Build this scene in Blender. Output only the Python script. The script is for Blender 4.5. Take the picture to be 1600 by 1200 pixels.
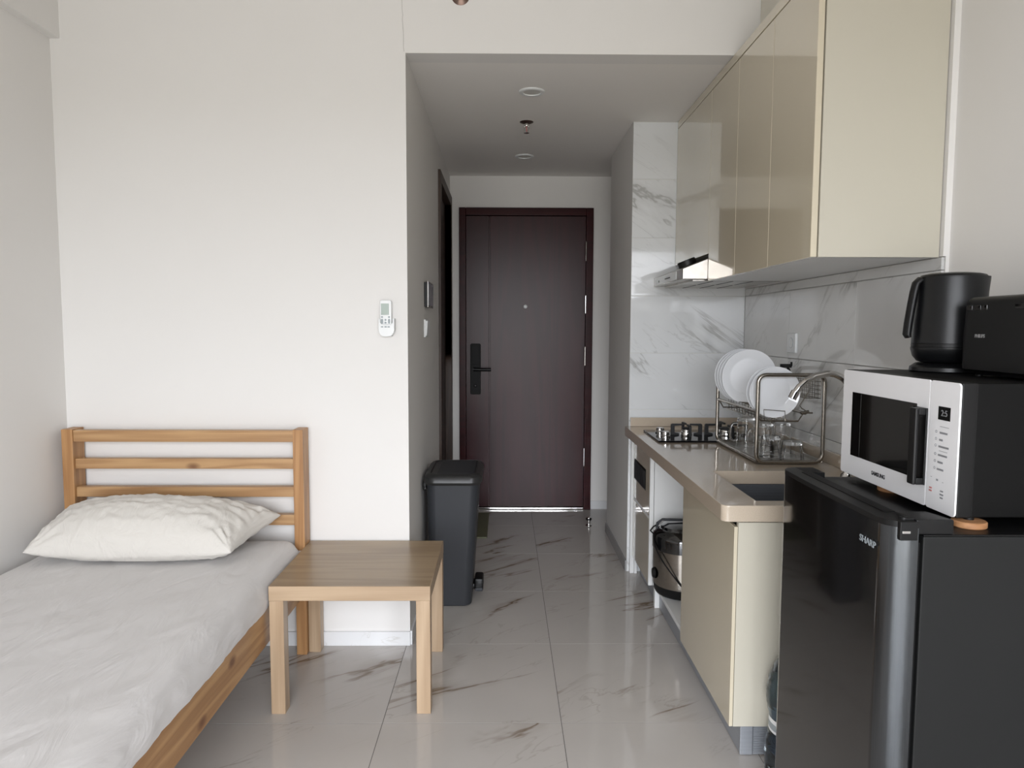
import bpy, bmesh, math, random
from mathutils import Vector, Matrix, noise
random.seed(7)
S = bpy.context.scene
COL = S.collection
for o in list(bpy.data.objects): bpy.data.objects.remove(o)
PI = math.pi

# ---------------------------------------------------------------- camera, sky, light, exposure
def make_camera():
    f, p, y, r, h = 1111.25, .0779, .0103, .0033, 1.3196
    fwd = Vector((math.sin(y)*math.cos(p), math.cos(y)*math.cos(p), -math.sin(p)))
    right = Vector((math.cos(y), -math.sin(y), 0)); up = right.cross(fwd)
    a = right*math.cos(r) + up*math.sin(r); b = up*math.cos(r) - right*math.sin(r)
    M = Matrix.Identity(4)
    for i in range(3): M[i][0] = a[i]; M[i][1] = b[i]; M[i][2] = -fwd[i]
    M[2][3] = h
    cd = bpy.data.cameras.new('camera'); cd.sensor_width = 36; cd.lens = 36*f/1600
    cd.clip_start = .02
    c = bpy.data.objects.new('camera', cd); COL.objects.link(c); c.matrix_world = M
    S.camera = c
make_camera()
S.view_settings.view_transform = 'Standard'; S.view_settings.look = 'None'
S.view_settings.gamma = 1; S.view_settings.use_curve_mapping = False
S.view_settings.exposure = 1.15
SKY = 9.0
W = bpy.data.worlds.new('sky'); S.world = W; W.use_nodes = True
wn, wl = W.node_tree.nodes, W.node_tree.links
bg = wn['Background']
tc = wn.new('ShaderNodeTexCoord'); sx = wn.new('ShaderNodeSeparateXYZ'); wl.new(tc.outputs['Generated'], sx.inputs[0])
cr = wn.new('ShaderNodeValToRGB'); wl.new(sx.outputs['Z'], cr.inputs[0])
cr.color_ramp.elements[0].position = 0.0; cr.color_ramp.elements[0].color = (.26, .256, .245, 1)
e = cr.color_ramp.elements.new(.02); e.color = (.615, .635, .675, 1)
cr.color_ramp.elements[-1].position = .7; cr.color_ramp.elements[-1].color = (.99, 1.015, 1.07, 1)
wl.new(cr.outputs[0], bg.inputs['Color']); bg.inputs['Strength'].default_value = SKY
# portal on the glazed window wall behind the viewpoint (guides the daylight, emits nothing itself)
pd = bpy.data.lights.new('daylight_portal', 'AREA'); pd.shape = 'RECTANGLE'; pd.size = 2.62; pd.size_y = 2.3
pd.cycles.is_portal = True
po = bpy.data.objects.new('daylight_portal', pd); COL.objects.link(po)
po.location = (-.08, -1.39, 1.17); po.rotation_euler = (PI/2, 0, 0)

# ---------------------------------------------------------------- materials
def lin(c):
    c = c/255.0
    return c/12.92 if c <= .04045 else ((c+.055)/1.055)**2.4
def rgb(*c): return (lin(c[0]), lin(c[1]), lin(c[2]), 1)
def newmat(name):
    m = bpy.data.materials.new(name); m.use_nodes = True
    nt = m.node_tree; return m, nt.nodes, nt.links, nt.nodes['Principled BSDF']
def mat(name, c, rough=.5, metal=0, spec=.5, coat=0, var=.04, nscale=30, bump=0, bscale=200, coatr=.03, aniso=0):
    """plain surface with a light procedural variation of colour and relief"""
    m, n, l, b = newmat(name)
    tc = n.new('ShaderNodeTexCoord'); no = n.new('ShaderNodeTexNoise'); no.inputs['Scale'].default_value = nscale
    no.inputs['Detail'].default_value = 3; l.new(tc.outputs['Object'], no.inputs['Vector'])
    mx = n.new('ShaderNodeMix'); mx.data_type = 'RGBA'
    col = rgb(*c); k = 1-var
    mx.inputs['A'].default_value = (col[0]*k, col[1]*k, col[2]*k, 1); k = 1+var
    mx.inputs['B'].default_value = (min(1, col[0]*k), min(1, col[1]*k), min(1, col[2]*k), 1)
    l.new(no.outputs['Fac'], mx.inputs['Factor']); l.new(mx.outputs['Result'], b.inputs['Base Color'])
    b.inputs['Roughness'].default_value = rough; b.inputs['Metallic'].default_value = metal
    b.inputs['Specular IOR Level'].default_value = spec
    b.inputs['Coat Weight'].default_value = coat; b.inputs['Coat Roughness'].default_value = coatr
    if bump:
        n2 = n.new('ShaderNodeTexNoise'); n2.inputs['Scale'].default_value = bscale; n2.inputs['Detail'].default_value = 4
        l.new(tc.outputs['Object'], n2.inputs['Vector'])
        bp = n.new('ShaderNodeBump'); bp.inputs['Strength'].default_value = bump; bp.inputs['Distance'].default_value = .002
        l.new(n2.outputs['Fac'], bp.inputs['Height']); l.new(bp.outputs[0], b.inputs['Normal'])
    return m
def brushed(name, c, rough=.3, scale=(4, 4, 400), bump=.15, metal=1.0):
    m, n, l, b = newmat(name)
    tc = n.new('ShaderNodeTexCoord'); mp = n.new('ShaderNodeMapping'); mp.inputs['Scale'].default_value = scale
    no = n.new('ShaderNodeTexNoise'); no.inputs['Scale'].default_value = 1; no.inputs['Detail'].default_value = 2
    l.new(tc.outputs['Object'], mp.inputs[0]); l.new(mp.outputs[0], no.inputs['Vector'])
    mx = n.new('ShaderNodeMix'); mx.data_type = 'RGBA'; col = rgb(*c)
    mx.inputs['A'].default_value = tuple(v*.75 for v in col[:3])+(1,); mx.inputs['B'].default_value = tuple(min(1, v*1.2) for v in col[:3])+(1,)
    l.new(no.outputs['Fac'], mx.inputs['Factor']); l.new(mx.outputs['Result'], b.inputs['Base Color'])
    b.inputs['Metallic'].default_value = metal; b.inputs['Roughness'].default_value = rough
    bp = n.new('ShaderNodeBump'); bp.inputs['Strength'].default_value = bump; bp.inputs['Distance'].default_value = .0005
    l.new(no.outputs['Fac'], bp.inputs['Height']); l.new(bp.outputs[0], b.inputs['Normal'])
    return m
def wood(name, axis, c1, c2, rough=.45, ring=9, fine=1.0, knots=0, dark=None, warp=1.0):
    """grain runs along `axis` of the object; each object gets its own stretch of the board"""
    m, n, l, b = newmat(name)
    tc = n.new('ShaderNodeTexCoord'); oi = n.new('ShaderNodeObjectInfo')
    off = n.new('ShaderNodeVectorMath'); off.operation = 'SCALE'; off.inputs[0].default_value = (7.1, 3.3, 5.7)
    l.new(oi.outputs['Random'], off.inputs['Scale'])
    ad = n.new('ShaderNodeVectorMath'); ad.operation = 'ADD'; l.new(tc.outputs['Object'], ad.inputs[0]); l.new(off.outputs[0], ad.inputs[1])
    mp = n.new('ShaderNodeMapping'); sc = [1.0, 1.0, 1.0]; sc[axis] = .07; mp.inputs['Scale'].default_value = sc
    l.new(ad.outputs[0], mp.inputs[0])
    n1 = n.new('ShaderNodeTexNoise'); n1.inputs['Scale'].default_value = ring; n1.inputs['Detail'].default_value = 2; n1.inputs['Distortion'].default_value = .6*warp
    l.new(mp.outputs[0], n1.inputs['Vector'])
    sn = n.new('ShaderNodeMath'); sn.operation = 'MULTIPLY'; sn.inputs[1].default_value = 34
    l.new(n1.outputs['Fac'], sn.inputs[0])
    si = n.new('ShaderNodeMath'); si.operation = 'SINE'; l.new(sn.outputs[0], si.inputs[0])
    mr = n.new('ShaderNodeMapRange'); mr.inputs['From Min'].default_value = -1; l.new(si.outputs[0], mr.inputs['Value'])
    mp2 = n.new('ShaderNodeMapping'); sc2 = [260.0*fine]*3; sc2[axis] = 6.0; mp2.inputs['Scale'].default_value = sc2
    l.new(ad.outputs[0], mp2.inputs[0])
    n2 = n.new('ShaderNodeTexNoise'); n2.inputs['Scale'].default_value = 1; n2.inputs['Detail'].default_value = 3; l.new(mp2.outputs[0], n2.inputs['Vector'])
    mxf = n.new('ShaderNodeMix'); mxf.inputs['Factor'].default_value = .5
    l.new(mr.outputs[0], mxf.inputs['A']); l.new(n2.outputs['Fac'], mxf.inputs['B'])
    mx = n.new('ShaderNodeMix'); mx.data_type = 'RGBA'
    mx.inputs['A'].default_value = rgb(*c1); mx.inputs['B'].default_value = rgb(*c2)
    l.new(mxf.outputs['Result'], mx.inputs['Factor'])
    out = mx.outputs['Result']
    if knots:
        mk = n.new('ShaderNodeMapping'); s3 = [1.0]*3; s3[axis] = .55; mk.inputs['Scale'].default_value = s3; l.new(ad.outputs[0], mk.inputs[0])
        vo = n.new('ShaderNodeTexVoronoi'); vo.inputs['Scale'].default_value = knots; l.new(mk.outputs[0], vo.inputs['Vector'])
        kr = n.new('ShaderNodeMapRange'); kr.inputs['From Min'].default_value = .07; kr.inputs['From Max'].default_value = .17
        kr.inputs['To Min'].default_value = .85; kr.inputs['To Max'].default_value = 0; l.new(vo.outputs['Distance'], kr.inputs['Value'])
        mk2 = n.new('ShaderNodeMix'); mk2.data_type = 'RGBA'; mk2.inputs['B'].default_value = rgb(*(dark or (96, 52, 28)))
        l.new(kr.outputs[0], mk2.inputs['Factor']); l.new(out, mk2.inputs['A']); out = mk2.outputs['Result']
    l.new(out, b.inputs['Base Color']); b.inputs['Roughness'].default_value = rough
    bp = n.new('ShaderNodeBump'); bp.inputs['Strength'].default_value = .12; bp.inputs['Distance'].default_value = .001
    l.new(n2.outputs['Fac'], bp.inputs['Height']); l.new(bp.outputs[0], b.inputs['Normal'])
    return m
def marble(name, base, vein, rot, stretch=(1, 1, 1), scale=2.2, strength=.6, rough=.06, thin=.012, mask=(.5, .66), spec=.5, fine=.35):
    """polished tile: sparse thin veins; every tile (object) shows another cut of the stone"""
    m, n, l, b = newmat(name)
    tc = n.new('ShaderNodeTexCoord'); oi = n.new('ShaderNodeObjectInfo')
    off = n.new('ShaderNodeVectorMath'); off.operation = 'SCALE'; off.inputs[0].default_value = (61.3, 37.7, 23.9)
    l.new(oi.outputs['Random'], off.inputs['Scale'])
    ad = n.new('ShaderNodeVectorMath'); ad.operation = 'ADD'; l.new(tc.outputs['Object'], ad.inputs[0]); l.new(off.outputs[0], ad.inputs[1])
    r0 = n.new('ShaderNodeMapping'); r0.inputs['Rotation'].default_value = rot; l.new(ad.outputs[0], r0.inputs[0])
    mp = n.new('ShaderNodeMapping'); mp.inputs['Scale'].default_value = stretch; l.new(r0.outputs[0], mp.inputs[0])
    def ridge(sc, th, det, dist):
        t = n.new('ShaderNodeTexNoise'); t.inputs['Scale'].default_value = sc; t.inputs['Detail'].default_value = det
        t.inputs['Roughness'].default_value = .55; t.inputs['Distortion'].default_value = dist
        l.new(mp.outputs[0], t.inputs['Vector'])
        s = n.new('ShaderNodeMath'); s.operation = 'SUBTRACT'; s.inputs[1].default_value = .5; l.new(t.outputs['Fac'], s.inputs[0])
        a = n.new('ShaderNodeMath'); a.operation = 'ABSOLUTE'; l.new(s.outputs[0], a.inputs[0])
        q = n.new('ShaderNodeMapRange'); q.interpolation_type = 'SMOOTHSTEP'; q.inputs['From Min'].default_value = 0; q.inputs['From Max'].default_value = th
        q.inputs['To Min'].default_value = 1; q.inputs['To Max'].default_value = 0; l.new(a.outputs[0], q.inputs['Value'])
        return q.outputs[0]
    def msk(sc, lo, hi, sh):
        v = n.new('ShaderNodeVectorMath'); v.operation = 'ADD'; v.inputs[1].default_value = sh; l.new(r0.outputs[0], v.inputs[0])
        t = n.new('ShaderNodeTexNoise'); t.inputs['Scale'].default_value = sc; t.inputs['Detail'].default_value = 2; l.new(v.outputs[0], t.inputs['Vector'])
        q = n.new('ShaderNodeMapRange'); q.interpolation_type = 'SMOOTHSTEP'; q.inputs['From Min'].default_value = lo; q.inputs['From Max'].default_value = hi
        l.new(t.outputs['Fac'], q.inputs['Value']); return q.outputs[0]
    def mul(a, bb, k=None):
        t = n.new('ShaderNodeMath'); t.operation = 'MULTIPLY'; l.new(a, t.inputs[0])
        if k is None: l.new(bb, t.inputs[1])
        else: t.inputs[1].default_value = k
        return t.outputs[0]
    v1 = mul(mul(ridge(scale, thin, 6, .4), msk(scale*1.1, mask[0], mask[1], (11, 5, 3))), None, strength)
    v2 = mul(mul(ridge(scale, thin*4.5, 5, .4), msk(scale*1.1, mask[0]+.04, mask[1]+.05, (11, 5, 3))), None, strength*.45)
    v3 = mul(mul(ridge(scale*2.3, thin*.8, 6, .8), msk(scale*1.6, mask[0], mask[1], (3, 17, 9))), None, strength*fine)
    a1 = n.new('ShaderNodeMath'); a1.operation = 'ADD'; l.new(v1, a1.inputs[0]); l.new(v2, a1.inputs[1])
    a2 = n.new('ShaderNodeMath'); a2.operation = 'ADD'; a2.use_clamp = True; l.new(a1.outputs[0], a2.inputs[0]); l.new(v3, a2.inputs[1])
    cl = n.new('ShaderNodeTexNoise'); cl.inputs['Scale'].default_value = 3; cl.inputs['Detail'].default_value = 3; l.new(r0.outputs[0], cl.inputs['Vector'])
    mc = n.new('ShaderNodeMix'); mc.data_type = 'RGBA'; bc = rgb(*base)
    mc.inputs['A'].default_value = tuple(v*.94 for v in bc[:3])+(1,); mc.inputs['B'].default_value = tuple(min(1, v*1.05) for v in bc[:3])+(1,)
    l.new(cl.outputs['Fac'], mc.inputs['Factor'])
    mx = n.new('ShaderNodeMix'); mx.data_type = 'RGBA'; mx.inputs['B'].default_value = rgb(*vein)
    l.new(a2.outputs[0], mx.inputs['Factor']); l.new(mc.outputs['Result'], mx.inputs['A']); l.new(mx.outputs['Result'], b.inputs['Base Color'])
    b.inputs['Roughness'].default_value = rough; b.inputs['Specular IOR Level'].default_value = spec
    return m
def fabric(name, c, bump=.25, wr=9, sheen=.2, wd=.01):
    m, n, l, b = newmat(name)
    tc = n.new('ShaderNodeTexCoord')
    n1 = n.new('ShaderNodeTexNoise'); n1.inputs['Scale'].default_value = wr; n1.inputs['Detail'].default_value = 5; n1.inputs['Distortion'].default_value = 1.4
    mp = n.new('ShaderNodeMapping'); mp.inputs['Rotation'].default_value = (0, 0, .7); mp.inputs['Scale'].default_value = (1, .35, 1)
    l.new(tc.outputs['Object'], mp.inputs[0]); l.new(mp.outputs[0], n1.inputs['Vector'])
    n2 = n.new('ShaderNodeTexNoise'); n2.inputs['Scale'].default_value = 900; l.new(tc.outputs['Object'], n2.inputs['Vector'])
    b1 = n.new('ShaderNodeBump'); b1.inputs['Strength'].default_value = bump; b1.inputs['Distance'].default_value = wd; l.new(n1.outputs['Fac'], b1.inputs['Height'])
    b2 = n.new('ShaderNodeBump'); b2.inputs['Strength'].default_value = .08; b2.inputs['Distance'].default_value = .0006
    l.new(n2.outputs['Fac'], b2.inputs['Height']); l.new(b1.outputs[0], b2.inputs['Normal']); l.new(b2.outputs[0], b.inputs['Normal'])
    mx = n.new('ShaderNodeMix'); mx.data_type = 'RGBA'; col = rgb(*c)
    mx.inputs['A'].default_value = tuple(v*.96 for v in col[:3])+(1,); mx.inputs['B'].default_value = tuple(min(1, v*1.03) for v in col[:3])+(1,)
    l.new(n2.outputs['Fac'], mx.inputs['Factor']); l.new(mx.outputs['Result'], b.inputs['Base Color'])
    b.inputs['Roughness'].default_value = .85; b.inputs['Sheen Weight'].default_value = sheen; b.inputs['Specular IOR Level'].default_value = .2
    return m
def glassmat(name, c=(255, 255, 255), rough=0, ior=1.45):
    m, n, l, b = newmat(name)
    no = n.new('ShaderNodeTexNoise'); no.inputs['Scale'].default_value = 12
    mr = n.new('ShaderNodeMapRange'); mr.inputs['To Min'].default_value = rough; mr.inputs['To Max'].default_value = rough+.02
    l.new(no.outputs['Fac'], mr.inputs['Value']); l.new(mr.outputs[0], b.inputs['Roughness'])
    b.inputs['Base Color'].default_value = rgb(*c); b.inputs['Transmission Weight'].default_value = 1; b.inputs['IOR'].default_value = ior
    return m
def panemat(name):
    m, n, l, b = newmat(name); n.remove(b)
    t = n.new('ShaderNodeBsdfTransparent'); t.inputs[0].default_value = (.97, .97, .97, 1)
    g = n.new('ShaderNodeBsdfGlossy'); g.inputs['Roughness'].default_value = .01
    fr = n.new('ShaderNodeFresnel'); mx = n.new('ShaderNodeMixShader')
    l.new(fr.outputs[0], mx.inputs[0]); l.new(t.outputs[0], mx.inputs[1]); l.new(g.outputs[0], mx.inputs[2])
    l.new(mx.outputs[0], n['Material Output'].inputs[0]); return m

M = {}
M['wall'] = mat('wall_paint', (229, 227, 224), .62, var=.012, nscale=3, bump=.05, bscale=260)
M['ceil'] = mat('ceiling_paint', (238, 235, 231), .75, var=.012, nscale=3, bump=.05, bscale=260)
M['floor'] = marble('floor_tile', (190, 185, 180), (118, 100, 80), (0, 0, -.62), (.30, 1.2, 1), 2.0, .7, .045, .013, (.47, .60), fine=.3)
M['floor2'] = marble('stone_grey', (150, 150, 150), (110, 106, 100), (0, 0, .72), (.4, 1.5, 1), 2.6, .6, .08, .012)
M['skirt'] = marble('skirting_tile', (226, 227, 228), (150, 142, 122), (0, .9, .5), (.5, 1.4, 1), 3.2, .8, .1, .02, (.44, .58))
M['tileE'] = marble('wall_tile_end', (224, 226, 227), (160, 160, 158), (0, -.62, 0), (.3, 1, 1.6), 2.0, .55, .05, .014, (.43, .6), fine=.5)
M['tileR'] = marble('wall_tile_side', (216, 216, 214), (150, 148, 144), (.62, 0, 0), (1, .3, 1.6), 2.0, .55, .06, .014, (.43, .6), fine=.5)
M['grout'] = mat('grout_dark', (92, 90, 86), .9, var=.1)
M['groutw'] = mat('grout_white', (214, 214, 210), .9, var=.05)
PINE = ((194, 157, 112), (150, 110, 72))
M['pineX'] = wood('pine_x', 0, *PINE, rough=.42, ring=11, knots=8)
M['pineY'] = wood('pine_y', 1, (190, 150, 104), (142, 100, 62), rough=.42, ring=11, knots=8)
M['pineZ'] = wood('pine_z', 2, (190, 146, 98), (148, 104, 64), rough=.42, ring=11, knots=8)
OAK = ((190, 166, 138), (156, 131, 104))
M['oakX'] = wood('oak_x', 0, *OAK, rough=.38, ring=7, fine=.8, warp=.5)
M['oakT'] = wood('oak_top', 0, (166, 144, 116), (134, 112, 86), rough=.3, ring=8, fine=.5, warp=.6)
M['oakZ'] = wood('oak_z', 2, *OAK, rough=.38, ring=7, fine=.8, warp=.5)
M['sheet'] = fabric('sheet_cotton', (208, 205, 203), .75, 10, wd=.012)
M['pillow'] = fabric('pillow_cotton', (210, 206, 199), .6, 13, wd=.014)
M['maho'] = wood('mahogany', 2, (58, 13, 18), (40, 8, 12), rough=.3, ring=6, fine=.5)
M['maho'].node_tree.nodes['Principled BSDF'].inputs['Specular IOR Level'].default_value = .26
M['mahoX'] = wood('mahogany_x', 0, (56, 10, 13), (38, 6, 8), rough=.32, ring=6, fine=.5)
M['mahoX'].node_tree.nodes['Principled BSDF'].inputs['Specular IOR Level'].default_value = .16
M['wenge'] = wood('wenge', 2, (74, 56, 46), (48, 35, 29), rough=.5, ring=9)
M['wengeY'] = wood('wenge_y', 1, (74, 56, 46), (48, 35, 29), rough=.5, ring=9)
M['black'] = mat('black_plastic', (10, 10, 11), .42, spec=.35, var=.05)
M['matteblack'] = mat('matte_black', (6, 6, 6), .5, spec=.18, var=.05, bump=.08, bscale=900)
M['gloss'] = mat('gloss_black', (14, 14, 15), .06, coat=1)
M['hob'] = mat('hob_glass', (8, 8, 9), .05, spec=.22)
M['iron'] = mat('cast_iron', (22, 22, 23), .55, bump=.1, bscale=500)
M['bin'] = mat('bin_plastic', (50, 52, 56), .45, spec=.35, var=.03, bump=.05, bscale=700)
M['binlid'] = mat('bin_lid_plastic', (44, 44, 44), .36, spec=.4, var=.03)
M['beige'] = mat('beige_lacquer', (210, 200, 177), .16, spec=.55, coat=1, coatr=.015, var=.01, nscale=4)
M['beigeside'] = mat('beige_side_panel', (198, 193, 178), .22, spec=.5, coat=.6, coatr=.08, var=.01, nscale=4)
M['white'] = mat('white_melamine', (232, 233, 232), .35, var=.01)
M['stone'] = mat('worktop_quartz', (190, 176, 158), .12, var=.14, nscale=420, coat=.5)
M['steel'] = brushed('brushed_steel', (176, 172, 166), .28, (300, 300, 6), .08)
M['steelx'] = brushed('steel_satin', (160, 154, 146), .22, (60, 60, 60), .02)
M['sinkm'] = brushed('sink_gunmetal', (104, 107, 112), .42, (6, 6, 160), .1, .45)
M['chrome'] = mat('chrome', (214, 212, 210), .08, metal=1, var=.02)
M['alu'] = brushed('plinth_aluminium', (160, 164, 170), .36, (4, 4, 300), .05, .35)
M['doorsteel'] = brushed('dark_brushed_steel', (92, 95, 98), .26, (420, 420, 5), .1)
M['doorfront'] = mat('dark_door_glass', (22, 20, 19), .1, spec=.5, coat=.4, coatr=.05)
M['fside'] = mat('fridge_side_paint', (20, 21, 21), .55, spec=.3, var=.02, bump=.06, bscale=700)
M['plate'] = mat('white_porcelain', (238, 240, 243), .1, coat=.6, var=.01)
M['glass'] = glassmat('clear_glass', (255, 255, 255), 0, 1.36)
M['pet'] = glassmat('pet_bottle', (196, 214, 228), .03, 1.3)
M['water'] = glassmat('bottle_label_blue', (120, 150, 190), .2, 1.33)
M['mwhite'] = mat('microwave_white_glass', (250, 250, 252), .14, coat=1, var=.006)
M['mwin'] = mat('microwave_window', (17, 17, 16), .06, coat=1)
M['mprint'] = mat('print_grey', (140, 141, 145), .5)
M['mdark'] = mat('print_dark', (58, 58, 62), .5)
M['mred'] = mat('print_red', (196, 120, 118), .5)
M['silver'] = mat('print_silver', (178, 178, 178), .35, metal=.6)
M['kettle'] = mat('kettle_black', (13, 14, 16), .36, spec=.4, var=.03, bump=.04, bscale=900)
M['toaster'] = mat('toaster_black', (15, 16, 17), .4, spec=.4, var=.03, bump=.04, bscale=900)
M['cork'] = wood('cork_wood', 0, (182, 136, 96), (146, 100, 62), rough=.6, ring=14)
M['mat'] = mat('doormat_olive', (108, 108, 84), .5, var=.12, nscale=60, bump=.4, bscale=300)
M['plasticw'] = mat('white_plastic', (232, 234, 234), .35, var=.01)
M['lcd'] = mat('lcd_grey_green', (152, 166, 156), .25, var=.03)
M['btn'] = mat('button_grey', (150, 158, 162), .5)
M['lampd'] = mat('lamp_diffuser_off', (206, 205, 200), .45)
M['copper'] = mat('dark_bronze', (110, 92, 84), .3, metal=.9)
M['crack'] = mat('hairline_crack', (176, 174, 168), .9)
M['pane'] = panemat('window_pane')
M['winframe'] = mat('window_frame_grey', (70, 72, 75), .4)

# ---------------------------------------------------------------- mesh helpers
class B:
    """a bag of shapes that becomes ONE mesh object"""
    def __init__(s): s.bm = bmesh.new()
    def merge(s, t):
        me = bpy.data.meshes.new('t'); t.to_mesh(me); t.free(); s.bm.from_mesh(me); bpy.data.meshes.remove(me)
    def box(s, x0, x1, y0, y1, z0, z1, bev=0, seg=2, rot=None, edges=None):
        t = bmesh.new()
        bmesh.ops.create_cube(t, size=1)
        for v in t.verts: v.co = Vector(((v.co.x+.5)*(x1-x0)+x0, (v.co.y+.5)*(y1-y0)+y0, (v.co.z+.5)*(z1-z0)+z0))
        if bev:
            es = t.edges[:] if edges is None else [e for e in t.edges if abs((e.verts[0].co-e.verts[1].co).normalized()[edges]) > .9]
            bmesh.ops.bevel(t, geom=es, offset=bev, segments=seg, profile=.5, affect='EDGES')
        if rot is not None: bmesh.ops.transform(t, matrix=rot, verts=t.verts)
        s.merge(t); return s
    def cyl(s, p0, p1, r0, r1=None, n=24, bev=0, cap=True):
        p0 = Vector(p0); p1 = Vector(p1); d = p1-p0; t = bmesh.new()
        bmesh.ops.create_cone(t, cap_ends=cap, segments=n, radius1=r0, radius2=r0 if r1 is None else r1, depth=d.length)
        if bev:
            es = [e for e in t.edges if abs(e.verts[0].co.z-e.verts[1].co.z) < 1e-6]
            bmesh.ops.bevel(t, geom=es, offset=bev, segments=2, profile=.5, affect='EDGES')
        bmesh.ops.transform(t, matrix=Matrix.Translation((p0+p1)/2) @ d.to_track_quat('Z', 'Y').to_matrix().to_4x4(), verts=t.verts)
        s.merge(t); return s
    def tube(s, pts, r, n=10, closed=False, cap=True):
        pts = [Vector(p) for p in pts]; t = bmesh.new(); rings = []; N = len(pts); prev = None
        for i, p in enumerate(pts):
            if closed: d = (pts[(i+1) % N]-pts[i-1])
            else: d = pts[min(i+1, N-1)]-pts[max(i-1, 0)]
            d.normalize()
            if prev is None:
                u = d.orthogonal().normalized()
            else:
                u = prev - d*prev.dot(d); u.normalize()
            prev = u; w = d.cross(u)
            rr = r[i] if isinstance(r, (list, tuple)) else r
            rings.append([t.verts.new(p+u*rr*math.cos(2*PI*k/n)+w*rr*math.sin(2*PI*k/n)) for k in range(n)])
        for i in range(N if closed else N-1):
            a, b = rings[i], rings[(i+1) % N]
            for k in range(n): t.faces.new((a[k], a[(k+1) % n], b[(k+1) % n], b[k]))
        if cap and not closed:
            t.faces.new(rings[0][::-1]); t.faces.new(rings[-1])
        s.merge(t); return s
    def lathe(s, prof, c=(0, 0, 0), n=40, mtx=None, close=False):
        t = bmesh.new(); rings = []
        for r, z in prof:
            if r < 1e-6: rings.append([t.verts.new((0, 0, z))])
            else: rings.append([t.verts.new((r*math.cos(2*PI*k/n), r*math.sin(2*PI*k/n), z)) for k in range(n)])
        pairs = list(zip(rings, rings[1:])) + ([(rings[-1], rings[0])] if close else [])
        for a, b in pairs:
            for k in range(n):
                k2 = (k+1) % n
                if len(a) == 1 and len(b) == 1: continue
                if len(a) == 1: t.faces.new((a[0], b[k2], b[k]))
                elif len(b) == 1: t.faces.new((a[k], a[k2], b[0]))
                else: t.faces.new((a[k], a[k2], b[k2], b[k]))
        m = Matrix.Translation(c) if mtx is None else mtx
        bmesh.ops.transform(t, matrix=m, verts=t.verts)
        s.merge(t); return s
    def loft(s, rings, cap=True):
        t = bmesh.new(); R = [[t.verts.new(p) for p in r] for r in rings]; n = len(R[0])
        for a, b in zip(R, R[1:]):
            for k in range(n): t.faces.new((a[k], a[(k+1) % n], b[(k+1) % n], b[k]))
        if cap: t.faces.new(R[0][::-1]); t.faces.new(R[-1])
        s.merge(t); return s
    def prism(s, poly, axis, a, b, bev=0):
        """poly: 2-D outline in the two other axes (in x<y<z order), extruded along axis from a to b"""
        t = bmesh.new()
        def P(u, v, w): return [(w, u, v), (u, w, v), (u, v, w)][axis]
        A = [t.verts.new(P(u, v, a)) for u, v in poly]; Bv = [t.verts.new(P(u, v, b)) for u, v in poly]; n = len(poly)
        t.faces.new(A); t.faces.new(Bv[::-1])
        for k in range(n): t.faces.new((A[k], Bv[k], Bv[(k+1) % n], A[(k+1) % n]))
        bmesh.ops.recalc_face_normals(t, faces=t.faces)
        if bev: bmesh.ops.bevel(t, geom=t.edges[:], offset=bev, segments=2, profile=.5, affect='EDGES')
        s.merge(t); return s
    def grid(s, pts):
        """pts[i][j] -> a surface"""
        t = bmesh.new(); V = [[t.verts.new(p) for p in r] for r in pts]
        for i in range(len(V)-1):
            for j in range(len(V[0])-1): t.faces.new((V[i][j], V[i+1][j], V[i+1][j+1], V[i][j+1]))
        s.merge(t); return s
def rrect(w, d, r, n=6, z=0, cx=0, cy=0):
    pts = []
    for qx, qy, a0 in ((1, 1, 0), (-1, 1, PI/2), (-1, -1, PI), (1, -1, 1.5*PI)):
        for k in range(n+1):
            a = a0+k*PI/2/n
            pts.append((cx+qx*(w/2-r)+r*math.cos(a), cy+qy*(d/2-r)+r*math.sin(a), z))
    return pts
def arc(c, r, a0, a1, n, plane='xz'):
    out = []
    for k in range(n+1):
        a = a0+(a1-a0)*k/n; u, v = r*math.cos(a), r*math.sin(a)
        out.append(Vector(c)+(Vector((u, 0, v)) if plane == 'xz' else Vector((0, u, v)) if plane == 'yz' else Vector((u, v, 0))))
    return out
def smooth(me, ang=40):
    bm = bmesh.new(); bm.from_mesh(me)
    bmesh.ops.remove_doubles(bm, verts=bm.verts, dist=1e-6)
    bmesh.ops.recalc_face_normals(bm, faces=bm.faces)
    for f in bm.faces: f.smooth = True
    for e in bm.edges:
        if len(e.link_faces) == 2 and e.calc_face_angle(0) > math.radians(ang): e.smooth = False
    bm.to_mesh(me); bm.free()
def obj(name, b, m, parent=None, world=True, ang=40, origin=None, kind=None, label=None):
    """link the bag as one object. world=True: shapes are in room coordinates; otherwise in the parent's"""
    me = bpy.data.meshes.new(name); b.bm.to_mesh(me); b.bm.free()
    smooth(me, ang)
    mats = m if isinstance(m, (list, tuple)) else [m]
    for x in mats: me.materials.append(x)
    o = bpy.data.objects.new(name, me); COL.objects.link(o)
    if parent is not None: o.parent = parent
    base = Vector((0, 0, 0))
    if parent is not None and world:
        q = parent
        while q is not None: base += Vector(q.location); q = q.parent
    vs = [v.co for v in me.vertices]
    lo = Vector((min(v.x for v in vs), min(v.y for v in vs), min(v.z for v in vs))); hi = Vector((max(v.x for v in vs), max(v.y for v in vs), max(v.z for v in vs)))
    org = Vector(origin) if origin is not None else (Vector(((lo.x+hi.x)/2, (lo.y+hi.y)/2, lo.z)) if parent is None else (lo+hi)/2)
    for v in me.vertices: v.co -= org
    o.location = org-base
    if len(me.polygons) > 6:
        w = o.modifiers.new('weighted', 'WEIGHTED_NORMAL'); w.keep_sharp = True; w.weight = 100
    if kind: o['kind'] = kind
    if label: o['label'] = label
    return o
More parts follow.
